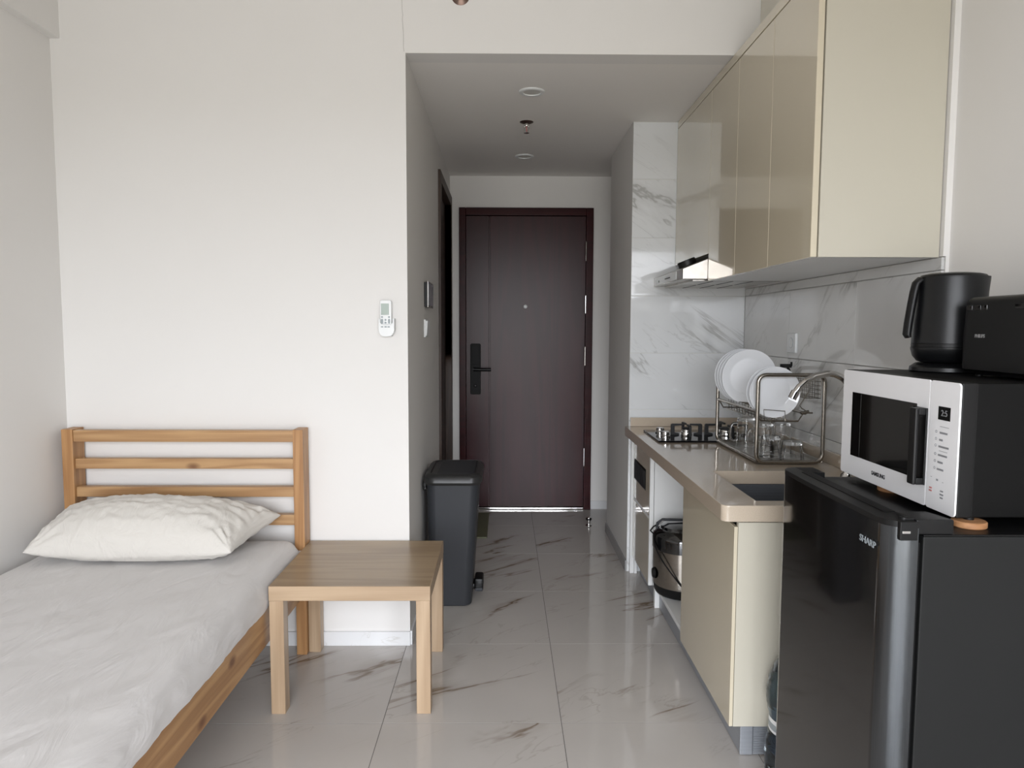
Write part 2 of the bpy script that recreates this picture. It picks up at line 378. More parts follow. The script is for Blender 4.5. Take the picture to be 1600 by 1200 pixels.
def tag(o, label, cat, group=None):
    o['label'] = label; o['category'] = cat
    if group: o['group'] = group
    return o
def thing(name, label, cat, loc, rotz=0, group=None):
    o = bpy.data.objects.new(name, None); o.empty_display_size = .05; COL.objects.link(o)
    o.location = loc; o.rotation_euler = (0, 0, rotz); return tag(o, label, cat, group)
def struct(name, b, m, **k): return obj(name, b, m, kind='structure', **k)
def copy_tree(o, parent=None):
    c = o.copy(); COL.objects.link(c)
    if parent is not None: c.parent = parent
    for ch in list(o.children): copy_tree(ch, c)
    return c
def lettering(txt, size, loc, rot, m, parent, ext=.0004, bold=0, xs=1.0, name='lettering', world=True, align='CENTER'):
    cu = bpy.data.curves.new('txt', 'FONT'); cu.body = txt; cu.size = size; cu.extrude = ext; cu.offset = bold
    cu.align_x = align; cu.align_y = 'CENTER'; cu.resolution_u = 3
    t = bpy.data.objects.new('txt', cu); COL.objects.link(t)
    me = bpy.data.meshes.new_from_object(t.evaluated_get(bpy.context.evaluated_depsgraph_get()))
    bpy.data.objects.remove(t); bpy.data.curves.remove(cu)
    b = B(); b.bm.from_mesh(me); bpy.data.meshes.remove(me)
    bmesh.ops.transform(b.bm, matrix=Matrix.Translation(loc) @ rot @ Matrix.Diagonal((xs, 1, 1, 1)), verts=b.bm.verts)
    return obj(name, b, m, parent, world)
RX_MINUS = Matrix(((0, 0, -1, 0), (-1, 0, 0, 0), (0, 1, 0, 0), (0, 0, 0, 1)))   # text readable from -X: right is -Y, up is +Z
# ---------------------------------------------------------------- room shell
XL, XR, XT = -1.776, 1.295, 1.275          # left wall, right wall, tiled part of right wall
YB, YE, YF = 2.884, 3.785, 5.135           # bed wall, kitchen end wall, entrance wall
ZH, ZC = 2.395, 2.78                       # hallway ceiling, room ceiling
YW = -1.3                                  # window wall behind the viewpoint
fl = struct('floor', B().box(-1.95, 1.45, YW-.12, 5.3, -.12, -.0007), M['grout'])
tile_me = None
gx0, gy0, T = .1934, 2.8901, .6
for j in range(-7, 4):
    for i in range(-4, 2):
        x0, y0 = gx0+i*T, gy0+j*T
        if j >= 0 and (x0 < -.5 or x0 > 1.0): continue
        if y0 < YW-.4: continue
        x1, y1 = x0+T, y0+T
        b = B().box(max(x0, -1.9)+.0011, min(x1, 1.42)-.0011, max(y0, YW-.1)+.0011, y1-.0011, -.0007, 0)
        obj('tile', b, M['floor'], fl)
struct('wall_left', B().box(XL-.12, XL, YW, YB+.1, 0, ZC), M['wall'])
struct('trim_1', B().box(XL, -1.737, YW, YB, 2.44, ZC), M['wall'])
b = B().prism([(XL, 0), (-.392, 0), (-.392, ZH), (1.4, ZH), (1.4, ZC), (XL, ZC)], 1, YB, YB+.1)
wf = struct('wall_far', b, M['wall'])
pts = [(-.398+.003*noise.noise((0, k*.9, 1.3))-.0006*k, YB-.0004, 2.40+k*.02) for k in range(18)]
obj('hairline_crack', B().tube(pts, .0009, 4), M['crack'], wf)
struct('wall_right', B().box(XR, XR+.1, YW, 2.083, 0, ZC).box(XT+.002, XR+.1, 2.083, YE+.01, 1.534, ZC).box(XT+.01, XR+.1, 2.083, YE+.01, 0, 1.534), M['wall'])
struct('ceiling', B().box(XL-.12, XR+.1, YW-.1, YB+.1, ZC, ZC+.1), M['ceil'])
struct('ceiling_hallway', B().box(-.5, XR+.1, YB+.1, YF+.1, ZH, ZH+.1), M['ceil'])
# hallway walls
b = B().prism([(YB+.1, 0), (4.24, 0), (4.24, 2.19), (5.12, 2.19), (5.12, 0), (YF, 0), (YF, ZH), (YB+.1, ZH)], 0, -.492, -.392).box(-.56, -.53, 4.0, YF, 0, ZH)  # last box: unseen slab added behind the side door against light leaks
struct('wall_hallway_left', b, M['wall'])
b = B().box(.667, XR+.1, YE+.008, 4.55, 0, ZH)
we = struct('wall_kitchen_end', b, M['wall'])
struct('wall_hallway_right', B().box(1.05, 1.15, 4.55, YF, 0, ZH), M['wall'])
b = B().prism([(-.5, 0), (-.328, 0), (-.328, 2.174), (.63, 2.174), (.63, 0), (1.15, 0), (1.15, ZH), (-.5, ZH)], 1, YF, YF+.12).box(-.5, 1.15, YF+.121, YF+.16, 0, ZH)  # last box: unseen slab added behind the entrance door to block sky light
struct('wall_hallway_far', b, M['wall'])
# wall tiles (each its own piece), end wall and right wall
zs = [0, .282, .585, .888, 1.191, 1.494, 1.797, 2.10, 2.392]
for a, c in zip(zs, zs[1:]):
    obj('tile', B().box(.668, XT-.001, YE, YE+.008, a+.0012, c-.0012, .0012, 1), M['tileE'], we)
wr = bpy.data.objects['wall_right']
ys = [2.086, 2.585, 3.19, YE-.001]
for a, c in zip(zs, zs[1:]):
    for y0, y1 in zip(ys, ys[1:]):
        if a > 1.5: continue
        obj('tile', B().box(XT, XT+.01, y0+.0008, y1-.0008, a+.0012, min(c, 1.533)-.0012, .0012, 1), M['tileR'], wr)
obj('tile_backing', B().box(.667, XT, YE+.002, YE+.008, 0, ZH-.001), M['groutw'], we)
# skirtings
struct('baseboard_far', B().box(XL, -.391, YB-.010, YB, 0, .06, .001, 1), M['skirt'])
struct('baseboard_left', B().box(XL, XL+.01, YW, YB-.012, 0, .06, .001, 1), M['skirt'])
struct('baseboard_right', B().box(XR-.01, XR, YW, 2.083, 0, .06, .001, 1), M['skirt'])
struct('baseboard_hallway_left', B().box(-.392, -.383, YB, 4.22, 0, .06, .001, 1), M['skirt'])
struct('baseboard_hallway_right', B().box(.658, .667, YE+.002, 4.55, 0, .06, .001, 1), M['floor2'])
struct('baseboard_hallway_far', B().box(.632, 1.05, YF-.01, YF, 0, .06, .001, 1), M['skirt'])
# window wall behind the viewpoint
b = B().prism([(XL-.12, 0), (-1.4, 0), (-1.4, 2.33), (1.24, 2.33), (1.24, 0), (XR+.1, 0), (XR+.1, ZC), (XL-.12, ZC)], 1, YW-.1, YW)
struct('wall_rear', b, M['wall'])
wd = struct('window_1', B().box(-1.4, 1.24, YW-.08, YW-.02, 0, .06).box(-1.4, 1.24, YW-.08, YW-.02, 2.27, 2.33).box(-1.4, -1.34, YW-.08, YW-.02, .06, 2.27).box(1.18, 1.24, YW-.08, YW-.02, .06, 2.27), M['winframe'])
for k in range(3):
    x0 = -1.34+k*.84
    if k: obj('mullion', B().box(x0-.03, x0+.03, YW-.075, YW-.025, .06, 2.27), M['winframe'], wd)
    obj('pane', B().box(x0+.03*(k > 0), x0+.84-.03*(k < 2), YW-.053, YW-.047, .06, 2.27), M['pane'], wd)

# ---------------------------------------------------------------- entrance door
b = B().box(-.326, -.279, YF-.03, YF+.1, 0, 2.172, .004).box(.577, .628, YF-.03, YF+.1, 0, 2.172, .004).box(-.279, .577, YF-.03, YF+.1, 2.118, 2.172, .004)
d1 = struct('door_1', b, M['mahoX'])
lf = obj('door_leaf', B().box(-.277, -.116, YF-.014, YF+.04, .021, 2.114, .001).box(-.104, .575, YF-.014, YF+.04, .021, 2.114, .001).box(-.118, -.102, YF+.012, YF+.03, .021, 2.114), M['maho'], d1)
obj('threshold', B().box(-.279, .577, YF-.034, YF+.08, 0, .018, .004), M['chrome'], d1, label='shiny metal threshold under the entrance door')
for z0, z1 in ((1.80, 1.935), (1.428, 1.556), (1.056, 1.19), (.324, .456)):
    obj('hinge', B().cyl((.5755, YF-.036, z0), (.5755, YF-.036, z1), .006, n=12, bev=.001), M['chrome'], d1)
obj('peephole', B().lathe([(0, .006), (.006, .007), (.012, .005), (.014, 0), (0, 0)], n=20, mtx=Matrix.Translation((.147, YF-.014, 1.476)) @ Matrix.Rotation(PI/2, 4, 'X')), M['plasticw'], d1, label='small round peephole, light through it painted white')  # light coming through the lens is painted as plain white
lk = obj('lock_plate', B().prism([(p[0], p[1]) for p in rrect(.074, .365, .012, cx=-.21, cy=1.028)], 1, YF-.038, YF-.014, .003), M['matteblack'], d1)
obj('keypad', B().box(-.238, -.182, YF-.040, YF-.037, 1.06, 1.198, .002), M['matteblack'], lk)
obj('lever_handle', B().cyl((-.215, YF-.036, 1.028), (-.215, YF-.075, 1.028), .013, n=18).tube([(-.222, YF-.073, 1.028), (-.20, YF-.075, 1.028), (-.15, YF-.075, 1.026), (-.098, YF-.074, 1.026)], [.013, .013, .012, .012], 14), M['black'], lk)
obj('thumb_turn', B().lathe([(0, .012), (.007, .011), (.010, .004), (.011, 0), (0, 0)], n=18, mtx=Matrix.Translation((-.210, YF-.038, .908)) @ Matrix.Rotation(PI/2, 4, 'X')), M['black'], lk)
# side door in the left hallway wall
b = B().box(-.494, -.376, 4.232, 4.30, 0, 2.245, .004).box(-.494, -.376, 5.07, 5.128, 0, 2.245, .004).box(-.494, -.376, 4.30, 5.07, 2.18, 2.245, .004)
d2 = struct('door_2', b, M['wenge'])
obj('door_leaf', B().box(-.46, -.422, 4.302, 5.068, .008, 2.178, .003), M['wengeY'], d2)
obj('door_handle', B().cyl((-.422, 4.37, 1.0), (-.405, 4.37, 1.0), .011, n=16).tube([(-.407, 4.365, 1.0), (-.405, 4.40, 1.0), (-.405, 4.48, 1.0)], .009, 12), M['chrome'], d2)

# ---------------------------------------------------------------- ceiling fittings
def downlight(x, y, label):
    t = thing('downlight', label, 'ceiling light', (x, y, ZH), group=None)
    obj('trim_ring', B().lathe([(.043, .0), (.040, -.001), (.041, -.006), (.052, -.007), (.058, -.003), (.059, 0)], (x, y, ZH), 40), M['plasticw'], t)
    obj('diffuser', B().lathe([(0, -.002), (.040, -.002), (.042, 0)], (x, y, ZH), 40), M['lampd'], t)
downlight(.120, 3.33, 'round recessed downlight in hallway ceiling, nearer the room')
downlight(.121, 4.548, 'round recessed downlight in hallway ceiling, nearer the entrance door')
def sprinkler(name, mtx, label, loc):
    t = thing(name, label, 'sprinkler', loc)
    obj('escutcheon', B().lathe([(.012, .010), (.018, .009), (.030, .004), (.036, .001), (.036, 0), (.012, 0)], n=32, mtx=mtx), M['copper'], t)
    obj('body', B().lathe([(0, .024), (.009, .024), (.012, .020), (.012, .008), (.010, 0), (0, 0)], n=24, mtx=mtx), M['chrome'], t)
    b = B()
    for sgn in (-1, 1): b.tube([mtx @ Vector(p) for p in ((sgn*.010, 0, .020), (sgn*.012, 0, .034), (sgn*.010, 0, .046), (0, 0, .054))], .0022, 8)
    obj('arm', b, M['chrome'], t)
    obj('bulb', B().lathe([(0, .022), (.003, .024), (.003, .048), (0, .05)], n=12, mtx=mtx), M['mred'], t)
    obj('deflector', B().lathe([(0, .058), (.014, .057), (.016, .055), (.014, .054), (0, .054)], n=24, mtx=mtx), M['chrome'], t)
sprinkler('sprinkler', Matrix.Translation((.111, 3.81, ZH)) @ Matrix.Rotation(PI, 4, 'X'), 'small metal sprinkler head hanging from hallway ceiling between two downlights', (.111, 3.81, ZH))
sprinkler('sprinkler', Matrix.Translation((-.176, YB, 2.612)) @ Matrix.Rotation(PI/2, 4, 'X'), 'round metal sprinkler head on the wall above the hallway opening, at top edge', (-.176, YB, 2.612))

# ---------------------------------------------------------------- bed
bed = thing('bed_frame', 'pine single bed frame with slatted headboard against the left wall', 'bed', (-1.27, 1.83, 0))
PX = ((-1.746, -1.704), (-.826, -.790))
for x0, x1 in ((-1.746, -1.702), (-.838, -.797)):
    obj('headboard_post', B().box(x0, x1, 2.792, 2.872, 0, .918, .003), M['pineZ'], bed)
for z0, z1 in ((.868, .914), (.759, .800), (.646, .687), (.531, .574), (.36, .44)):
    y0 = 2.797 if z0 > .8 else 2.804
    obj('headboard_rail', B().box(-1.702, -.838, y0, y0+.032, z0, z1, .0025), M['pineX'], bed)
for x0, x1 in ((-1.746, -1.722), (-.836, -.812)):
    obj('side_rail', B().box(x0, x1, .86, 2.792, .236, .362, .003), M['pineY'], bed)
for x0, x1 in ((-1.746, -1.700), (-.834, -.790)):
    obj('foot_post', B().box(x0-.006, x1-.006, .80, .86, 0, .40, .003), M['pineZ'], bed)
obj('foot_rail', B().box(-1.700, -.834, .815, .84, .236, .36, .003), M['pineX'], bed)
for k in range(14):
    y = .93+k*.132
    obj('bed_slat', B().box(-1.722, -.836, y, y+.07, .33, .348, .002), M['pineX'], bed)

def mattress():
    x0, x1, y0, y1, zt, r, zb = -1.735, -.809, .87, 2.782, .490, .055, .363
    def ax(a, c, n, both=True):
        fr = [0, .004, .012, .025, .042, .06]
        s = [a+f for f in fr]; e_ = [c-f for f in reversed(fr)]
        return s+[a+.06+(c-a-.12)*k/n for k in range(1, n)]+e_
    X = ax(x0, x1, 44); Y = ax(y0, y1, 90)
    def H(x, y):
        dx = max(0, r-(x-x0), r-(x1-x)); dy = max(0, r-(y-y0), r-(y1-y)); d = min(r, math.hypot(dx, dy))
        z = zt-r+math.sqrt(max(0, r*r-d*d))
        k = 1-d/r
        w = .0045*noise.noise((x*5+y*2, y*3.2-x*2, .3))+.0028*noise.noise((x*13-y*9, y*7, 2.1))
        z += w*(.3+.7*k)-.006*math.exp(-((y-2.55)/.25)**2)*math.exp(-((x+1.3)/.4)**2)
        return z
    b = B(); t = bmesh.new(); V = {}
    for i, x in enumerate(X):
        for j, y in enumerate(Y): V[i, j] = t.verts.new((x, y, H(x, y)))
    nx, ny = len(X), len(Y)
    for i in range(nx-1):
        for j in range(ny-1): t.faces.new((V[i, j], V[i+1, j], V[i+1, j+1], V[i, j+1]))
    ring = [(i, 0) for i in range(nx-1)]+[(nx-1, j) for j in range(ny-1)]+[(i, ny-1) for i in range(nx-1, 0, -1)]+[(0, j) for j in range(ny-1, 0, -1)]
    prev = [V[q] for q in ring]
    for k in range(1, 7):
        f = k/6; cur = []
        for q in ring:
            p = V[q].co; nrm = Vector((1 if q[0] == nx-1 else -1 if q[0] == 0 else 0, 1 if q[1] == ny-1 else -1 if q[1] == 0 else 0, 0))
            low = zb+.006*noise.noise((p.x*6, p.y*6, 5))+.004*noise.noise((p.x*20, p.y*17, 1))
            z = p.z+(low-p.z)*f
            bul = .006*math.sin(f*PI)+.004*noise.noise((p.y*9+z*6, p.x*9, z*14))*min(1, 2*f)+.0035*noise.noise((p.y*26+z*22, p.x*30, z*16))
            if q[0] == nx-1: bul -= .0
            cur.append(t.verts.new((p.x+nrm.x*bul, p.y+nrm.y*bul, z)))
        n = len(ring)
        for m_ in range(n): t.faces.new((prev[m_], prev[(m_+1) % n], cur[(m_+1) % n], cur[m_]))
        prev = cur
    t.faces.new(prev[::-1]); b.merge(t)
    o = obj('mattress', b, M['sheet'], ang=60)
    return tag(o, 'single mattress under an off-white fitted sheet on the pine bed', 'mattress')
mattress()
def pillow():
    N, K = 90, 64; a, bb = .36, .168; cx, cy = -1.312, 2.600
    corners = [(-1, -1), (1, -1), (1, 1), (-1, 1)]
    def P(u, v, top):
        x = (a+.036*(v+1))*u*(1-.055*(1-v*v)); y = bb*v*(1-.05*(1-u*u))
        seam = .538+.024*(v+1)/2+.020*(v+1)/2*abs(u)**2 - .012*(1-abs(v)**2)*0
        e = max(0, (1-abs(u)**2.3))**.5*max(0, (1-abs(v)**2.3))**.46
        w = 0
        for q, (cu, cv) in enumerate(corners):
            du, dv = (u-cu)*a, (v-cv)*bb; d = math.hypot(du, dv); an = math.atan2(dv, du)
            w += .0060*math.sin(an*15+q*2+3*noise.noise((d*9, q, 0)))*math.exp(-(d/.13)**2)*min(1, d/.03)
        w += .005*noise.noise((u*3+v*4, v*5, 1.7))+.005*noise.noise((u*9+v*3, v*6, 4.4))+.0035*noise.noise((u*24+v*6, v*9, 7.4))+.002*noise.noise((u*40, v*14+u*12, 3.3))
        if top: z = seam+.143*e+w*min(1, e*3)
        else:
            z = seam-.075*e-w*min(1, e*3)*.7
            z = max(z, .4955)
        return (cx+x, cy+y, z)
    us = [math.sin((-1+2*i/N)*PI/2)*.5+.5*(-1+2*i/N) for i in range(N+1)]; vs = [math.sin((-1+2*i/K)*PI/2)*.5+.5*(-1+2*i/K) for i in range(K+1)]
    b = B().grid([[P(u, v, True) for v in vs] for u in us]).grid([[P(u, v, False) for v in vs] for u in us])
    t = thing('pillow', 'plump off-white pillow lying at the headboard of the bed', 'pillow', (cx, cy, .4955))
    obj('pillowcase', b, M['pillow'], t, ang=75)
pillow()

# ---------------------------------------------------------------- side table
tb = thing('side_table', 'square pale oak side table with four thick legs beside the bed', 'table', (-.531, 2.62, 0))
tx0, tx1, ty0, ty1 = -.7965, -.250, 2.347, 2.868
obj('tabletop', B().box(tx0, tx1, ty0, ty1, .3985, .449, .0012, 1), [M['oakX'], M['oakT']], tb)
o = tb.children[0]
for p in o.data.polygons:
    if p.normal.z > .9: p.material_index = 1
for x0 in (tx0, tx1-.05):
    for y0 in (ty0+.001, ty1-.051):
        obj('leg', B().box(x0+.001, x0+.049, y0, y0+.05, 0, .3985, .0012, 1), M['oakZ'], tb)

# ---------------------------------------------------------------- pedal bin
bn = thing('trash_bin', 'tall dark grey pedal bin against the hallway wall', 'trash bin', (-.255, 3.45, 0))
def ringat(z, x0, x1, y0, y1, r): return rrect(x1-x0, y1-y0, r, 6, z, (x0+x1)/2, (y0+y1)/2)
rings = [ringat(0, -.350, -.162, 3.300, 3.60, .035), ringat(.006, -.354, -.157, 3.294, 3.606, .038), ringat(.585, -.366, -.120, 3.262, 3.645, .045), ringat(.600, -.366, -.120, 3.262, 3.645, .045)]
obj('body', B().loft(rings), M['bin'], bn)
lid = [ringat(.592, -.372, -.112, 3.250, 3.655, .05), ringat(.606, -.379, -.104, 3.240, 3.665, .055), ringat(.628, -.377, -.106, 3.243, 3.663, .055), ringat(.640, -.366, -.117, 3.256, 3.648, .05), ringat(.642, -.350, -.134, 3.285, 3.630, .03), ringat(.636, -.346, -.138, 3.292, 3.624, .028), ringat(.636, -.30, -.18, 3.34, 3.57, .02)]
ld = obj('lid', B().loft(lid), M['binlid'], bn)
obj('lid_flap', B().box(-.318, -.142, 3.298, 3.618, .630, .641, .004), M['bin'], ld)
obj('hinge_bar', B().box(-.384, -.368, 3.30, 3.60, .56, .60, .004), M['black'], bn)
obj('pedal', B().box(-.168, -.130, 3.41, 3.49, .042, .068, .004).box(-.146, -.103, 3.395, 3.505, .034, .098, .010), M['black'], bn)
obj('pedal_pad', B().box(-.143, -.106, 3.391, 3.397, .037, .052, .002), M['bin'], bn)
# door mat, door stop
dm = B().box(-.385, -.108, 4.392, 4.99, 0, .010, .004)
mt = tag(obj('doormat', dm, M['mat']), 'dark olive doormat on the floor behind the grey bin', 'doormat')
ds = thing('door_stop', 'small shiny metal door stop on the hallway floor near the entrance door', 'door stop', (.567, 4.69, 0))
obj('base', B().lathe([(0, .008), (.018, .007), (.022, .002), (.022, 0), (0, 0)], (.567, 4.69, 0), 28), M['chrome'], ds)
obj('post', B().lathe([(0, .058), (.012, .057), (.016, .05), (.016, .036), (.009, .028), (.009, .006), (0, .006)], (.567, 4.69, 0), 28), M['chrome'], ds)
obj('bumper', B().lathe([(.0165, .052), (.0195, .050), (.0195, .040), (.0165, .038)], (.567, 4.69, 0), 28), M['black'], ds)

# ---------------------------------------------------------------- things on the walls
rc = thing('remote_control', 'white air conditioner remote in holder on the wall above the side table', 'remote control', (-.472, YB, 1.29))
obj('body', B().prism([(p[0], p[1]) for p in rrect(.046, .135, .008, cx=-.4765, cy=1.363)], 1, YB-.024, YB-.010, .002), M['plasticw'], rc)
obj('screen', B().box(-.4945, -.4635, YB-.0255, YB-.0235, 1.372, 1.417, .001), M['lcd'], rc)
for x, z in ((-.491, 1.3635), (-.463, 1.3635), (-.477, 1.352), (-.477, 1.341)):
    obj('button', B().cyl((x, YB-.0235, z), (x, YB-.026, z), .0038, n=14), M['btn'], rc)
for x in (-.491, -.463):
    obj('button', B().prism([(p[0], p[1]) for p in rrect(.0075, .019, .0036, cx=x, cy=1.3465)], 1, YB-.026, YB-.0235), M['btn'], rc)
rh = thing('remote_holder', 'white plastic cradle holding the remote on the wall', 'holder', (-.472, YB, 1.286))
low = [(.0315, .030), (.0295, .019), (.024, .010), (.014, .004), (0, .002), (-.014, .004), (-.024, .010), (-.0295, .019), (-.0315, .030)]
front = [(-.0315, .075), (-.0255, .075), (-.0245, .058), (-.018, .052), (0, .049), (.018, .052), (.0245, .058), (.0255, .075), (.0315, .075)]+low
back = [(-.0315, .075), (.0315, .075)]+low
P2 = lambda q: [(-.472+x, 1.283+z) for x, z in q]
b = B().prism(P2(front), 1, YB-.037, YB-.0265, .0015).prism(P2(back), 1, YB-.009, YB)
for q in ([(-.0315, .075), (-.0285, .075), (-.0285, .020), (-.0315, .030)], [(.0285, .075), (.0315, .075), (.0315, .030), (.0285, .020)]): b.prism(P2(q), 1, YB-.030, YB-.005)
obj('cradle', b.box(-.492, -.452, YB-.03, YB-.005, 1.2865, 1.294), M['plasticw'], rh)
for x in (-.489, -.475, -.4625):
    obj('key_mark', B().box(x-.0045, x+.0045, YB-.0378, YB-.0368, 1.322, 1.327), M['btn'], rh)
ic = thing('intercom', 'small dark wall panel above the light switch on the hallway wall', 'intercom', (-.392, 3.58, 1.48))
obj('back_box', B().box(-.392, -.376, 3.475, 3.705, 1.424, 1.543, .002), M['black'], ic)
obj('bezel', B().box(-.376, -.3715, 3.470, 3.710, 1.420, 1.547, .0015), M['steel'], ic)
obj('screen', B().box(-.3715, -.3695, 3.478, 3.702, 1.430, 1.541, .0005), M['gloss'], ic)
sw = thing('light_switch', 'white wall switch below the dark intercom panel', 'light switch', (-.392, 3.52, 1.32))
obj('plate', B().box(-.392, -.383, 3.46, 3.60, 1.276, 1.362, .002), M['plasticw'], sw)
obj('rocker', B().prism([(-.3835, 1.283), (-.3795, 1.283), (-.374, 1.355), (-.3835, 1.355)], 1, 3.468, 3.592), M['plasticw'], sw)
so = thing('power_outlet', 'white power socket on the tiled wall above the dish rack', 'outlet', (XT, 3.14, 1.26))
obj('plate', B().box(XT-.012, XT, 3.087, 3.177, 1.217, 1.303, .003), M['plasticw'], so)
obj('socket', B().lathe([(.022, .001), (.019, .001), (.018, -.003), (0, -.003)], n=28, mtx=Matrix.Translation((XT-.012, 3.132, 1.26)) @ Matrix.Rotation(-PI/2, 4, 'Y')), M['plasticw'], so)
obj('pin_hole', B().cyl((XT-.0095, 3.124, 1.26), (XT-.0085, 3.124, 1.26), .003, n=12).cyl((XT-.0095, 3.141, 1.26), (XT-.0085, 3.141, 1.26), .003, n=12), M['black'], so)
obj('socket_ring', B().lathe([(.0215, 0), (.0225, .0012), (.0235, 0)], n=30, mtx=Matrix.Translation((XT-.012, 3.132, 1.26)) @ Matrix.Rotation(-PI/2, 4, 'Y')), M['btn'], so)
# ---------------------------------------------------------------- wall cabinets
CX, CB, CTOP = .897, 1.533, 2.353
def wall_cabinet(y0, y1, zb, doors, label, side=False):
    t = thing('wall_cabinet', label, 'cabinet', (XT, (y0+y1)/2, zb))
    obj('carcass', B().box(CX+.02, XT, y0+(.018 if side else .0005), y1-.0005, zb, CTOP), M['white'], t)
    if side: obj('side_panel', B().box(CX+.0215, XT, y0, y0+.018, zb-.001, 2.392, .0008, 1), M['beigeside'], t)
    for a, c in doors: obj('door', B().box(CX, CX+.019, a+.0015, c-.0015, zb-.001, CTOP, .0012, 1), M['beige'], t)
wall_cabinet(2.1, 2.801, CB, ((2.103, 2.447), (2.447, 2.801)), 'beige gloss wall cabinet with two doors, nearest the window', True)
wall_cabinet(2.801, 3.163, CB, ((2.801, 3.163),), 'beige gloss wall cabinet with one full-height door, beside the range hood')
wall_cabinet(3.163, 3.783, 1.653, ((3.163, 3.783),), 'short beige gloss wall cabinet right above the range hood')
tag(obj('cornice_strip', B().box(CX, CX+.018, 2.118, 3.783, CTOP+.004, 2.392, .001, 1), M['beige']), 'long beige strip along the top of the wall cabinets', 'trim strip')
tag(obj('cabinet_filler', B().box(1.0, XT, 2.1, YB-.001, 2.394, ZC-.001, .001, 1), M['beigeside']), 'beige filler box between wall cabinets and the room ceiling', 'cabinet filler')

# ---------------------------------------------------------------- range hood
HX, HY0, HY1 = .787, 3.166, 3.781
hd = thing('range_hood', 'slim silver range hood under the short wall cabinet', 'range hood', (1.03, 3.47, 1.538))
sec = [(HX, 1.541), (HX, 1.586), (CX, 1.630), (.93, 1.648), (1.272, 1.648), (1.272, 1.541)]
obj('body', B().prism([(x, z) for x, z in sec], 1, HY0, HY1, .0015), M['steelx'], hd)
cp = obj('control_panel', B().box(HX-.003, HX, 3.285, 3.745, 1.546, 1.583, .001), M['plasticw'], hd, label='pale control strip')
obj('button', B().box(HX-.006, HX-.003, 3.40, 3.50, 1.560, 1.566, .001), M['black'], cp)
obj('button', B().cyl((HX-.003, 3.64, 1.560), (HX-.005, 3.64, 1.560), .006, n=14), M['black'], cp)
for k in range(2):
    y0 = 3.20+k*.29
    f = obj('grease_filter', B().box(.84, 1.23, y0, y0+.27, 1.534, 1.541, .001), M['steel'], hd)
    for q in range(3): obj('filter_rib', B().box(.93+q*.09, .936+q*.09, y0+.012, y0+.258, 1.5325, 1.535), M['mdark'], f)
rl = thing('tape_roll', 'small black roll resting on the range hood slope', 'roll', (.852, 3.335, 1.617))
mx = Matrix.Translation((.8515, 3.335, 1.6135)) @ Matrix.Rotation(-math.atan2(.044, .11), 4, 'Y')
obj('roll', B().lathe([(.018, 0), (.040, 0), (.042, .003), (.042, .025), (.040, .028), (.018, .028)], n=36, mtx=mx, close=True), M['black'], rl)
obj('core', B().lathe([(.016, .002), (.018, .002), (.018, .026), (.016, .026)], n=30, mtx=mx, close=True), M['silver'], rl)

# ---------------------------------------------------------------- worktop, sink, hob
WZ, WX, WY0, WY1 = .80, .645, 2.06, 3.775
SX0, SX1, SY0, SY1 = .767, 1.118, 2.123, 2.575
wt = thing('worktop', 'beige speckled stone worktop running from fridge to the tiled end wall', 'worktop', (.96, 2.92, .75))
def slab():
    b = B(); t = bmesh.new()
    rr = .022
    outer = [(WX+rr*(1-math.cos(a)) , WY0+rr*(1-math.sin(a))) for a in [PI/2*k/5 for k in range(6)]]
    outer = [(WX, WY1)]+outer[:]+[(XT-.001, WY0)]+[(XT-.001, WY1)]
    hole = [(SX0, SY1), (SX0, SY0+.0), (SX1, SY0), (SX1, SY1)]
    # ring of quads: outer points are matched with the hole corners
    match = [0]+[1]*6+[2]+[3]
    for z, flip in ((WZ, False), (.75, True)):
        O = [t.verts.new((x, y, z)) for x, y in outer]; Hh = [t.verts.new((x, y, z)) for x, y in hole]
        n = len(O)
        for k in range(n):
            k2 = (k+1) % n; a, c = match[k], match[k2]
            f = (O[k], O[k2], Hh[c], Hh[a]) if a != c else (O[k], O[k2], Hh[a])
            t.faces.new(f[::-1] if flip else f)
    t.verts.ensure_lookup_table(); n = len(outer)
    V = t.verts
    for k in range(n): t.faces.new((V[k], V[(k+1) % n], V[n+4+(k+1) % n], V[n+4+k]))
    for k in range(4): t.faces.new((V[n+k], V[n+4+n+k], V[n+4+n+(k+1) % 4], V[n+(k+1) % 4]))
    bmesh.ops.recalc_face_normals(t, faces=t.faces)
    es = [e for e in t.edges if len(e.link_faces) == 2 and e.calc_face_angle(0) > 1.2 and abs(e.verts[0].co.z-e.verts[1].co.z) < 1e-5]
    bmesh.ops.bevel(t, geom=es, offset=.0035, segments=2, profile=.5, affect='EDGES')
    b.merge(t); return b
obj('slab', slab(), M['stone'], wt)
obj('upstand', B().box(.672, XT-.001, WY1-.016, WY1, WZ+.0003, .848, .002), M['stone'], wt)
obj('upstand', B().box(XT-.017, XT-.001, WY0, WY1-.0165, WZ+.0003, .848, .002), M['stone'], wt)
sk = thing('sink', 'dark metal sink let into the worktop behind the fridge', 'sink', (.94, 2.35, .56))
a, c = .004, .56
b = B().box(SX0-.012, SX0-.002, SY0-.012, SY1+.012, c, .749).box(SX1+.002, SX1+.012, SY0-.012, SY1+.012, c, .749).box(SX0-.012, SX1+.012, SY0-.012, SY0-.002, c, .749).box(SX0-.012, SX1+.012, SY1+.002, SY1+.012, c, .749).box(SX0-.012, SX1+.012, SY0-.012, SY1+.012, c-.008, c)
obj('basin', b, M['sinkm'], sk)
obj('drain', B().lathe([(0, .003), (.03, .003), (.042, .001), (.043, 0), (0, 0)], (.94, 2.35, c), 32), M['chrome'], sk)
fc = thing('faucet', 'chrome gooseneck kitchen faucet reaching over the sink', 'faucet', (1.215, 2.42, WZ))
fy = 2.45
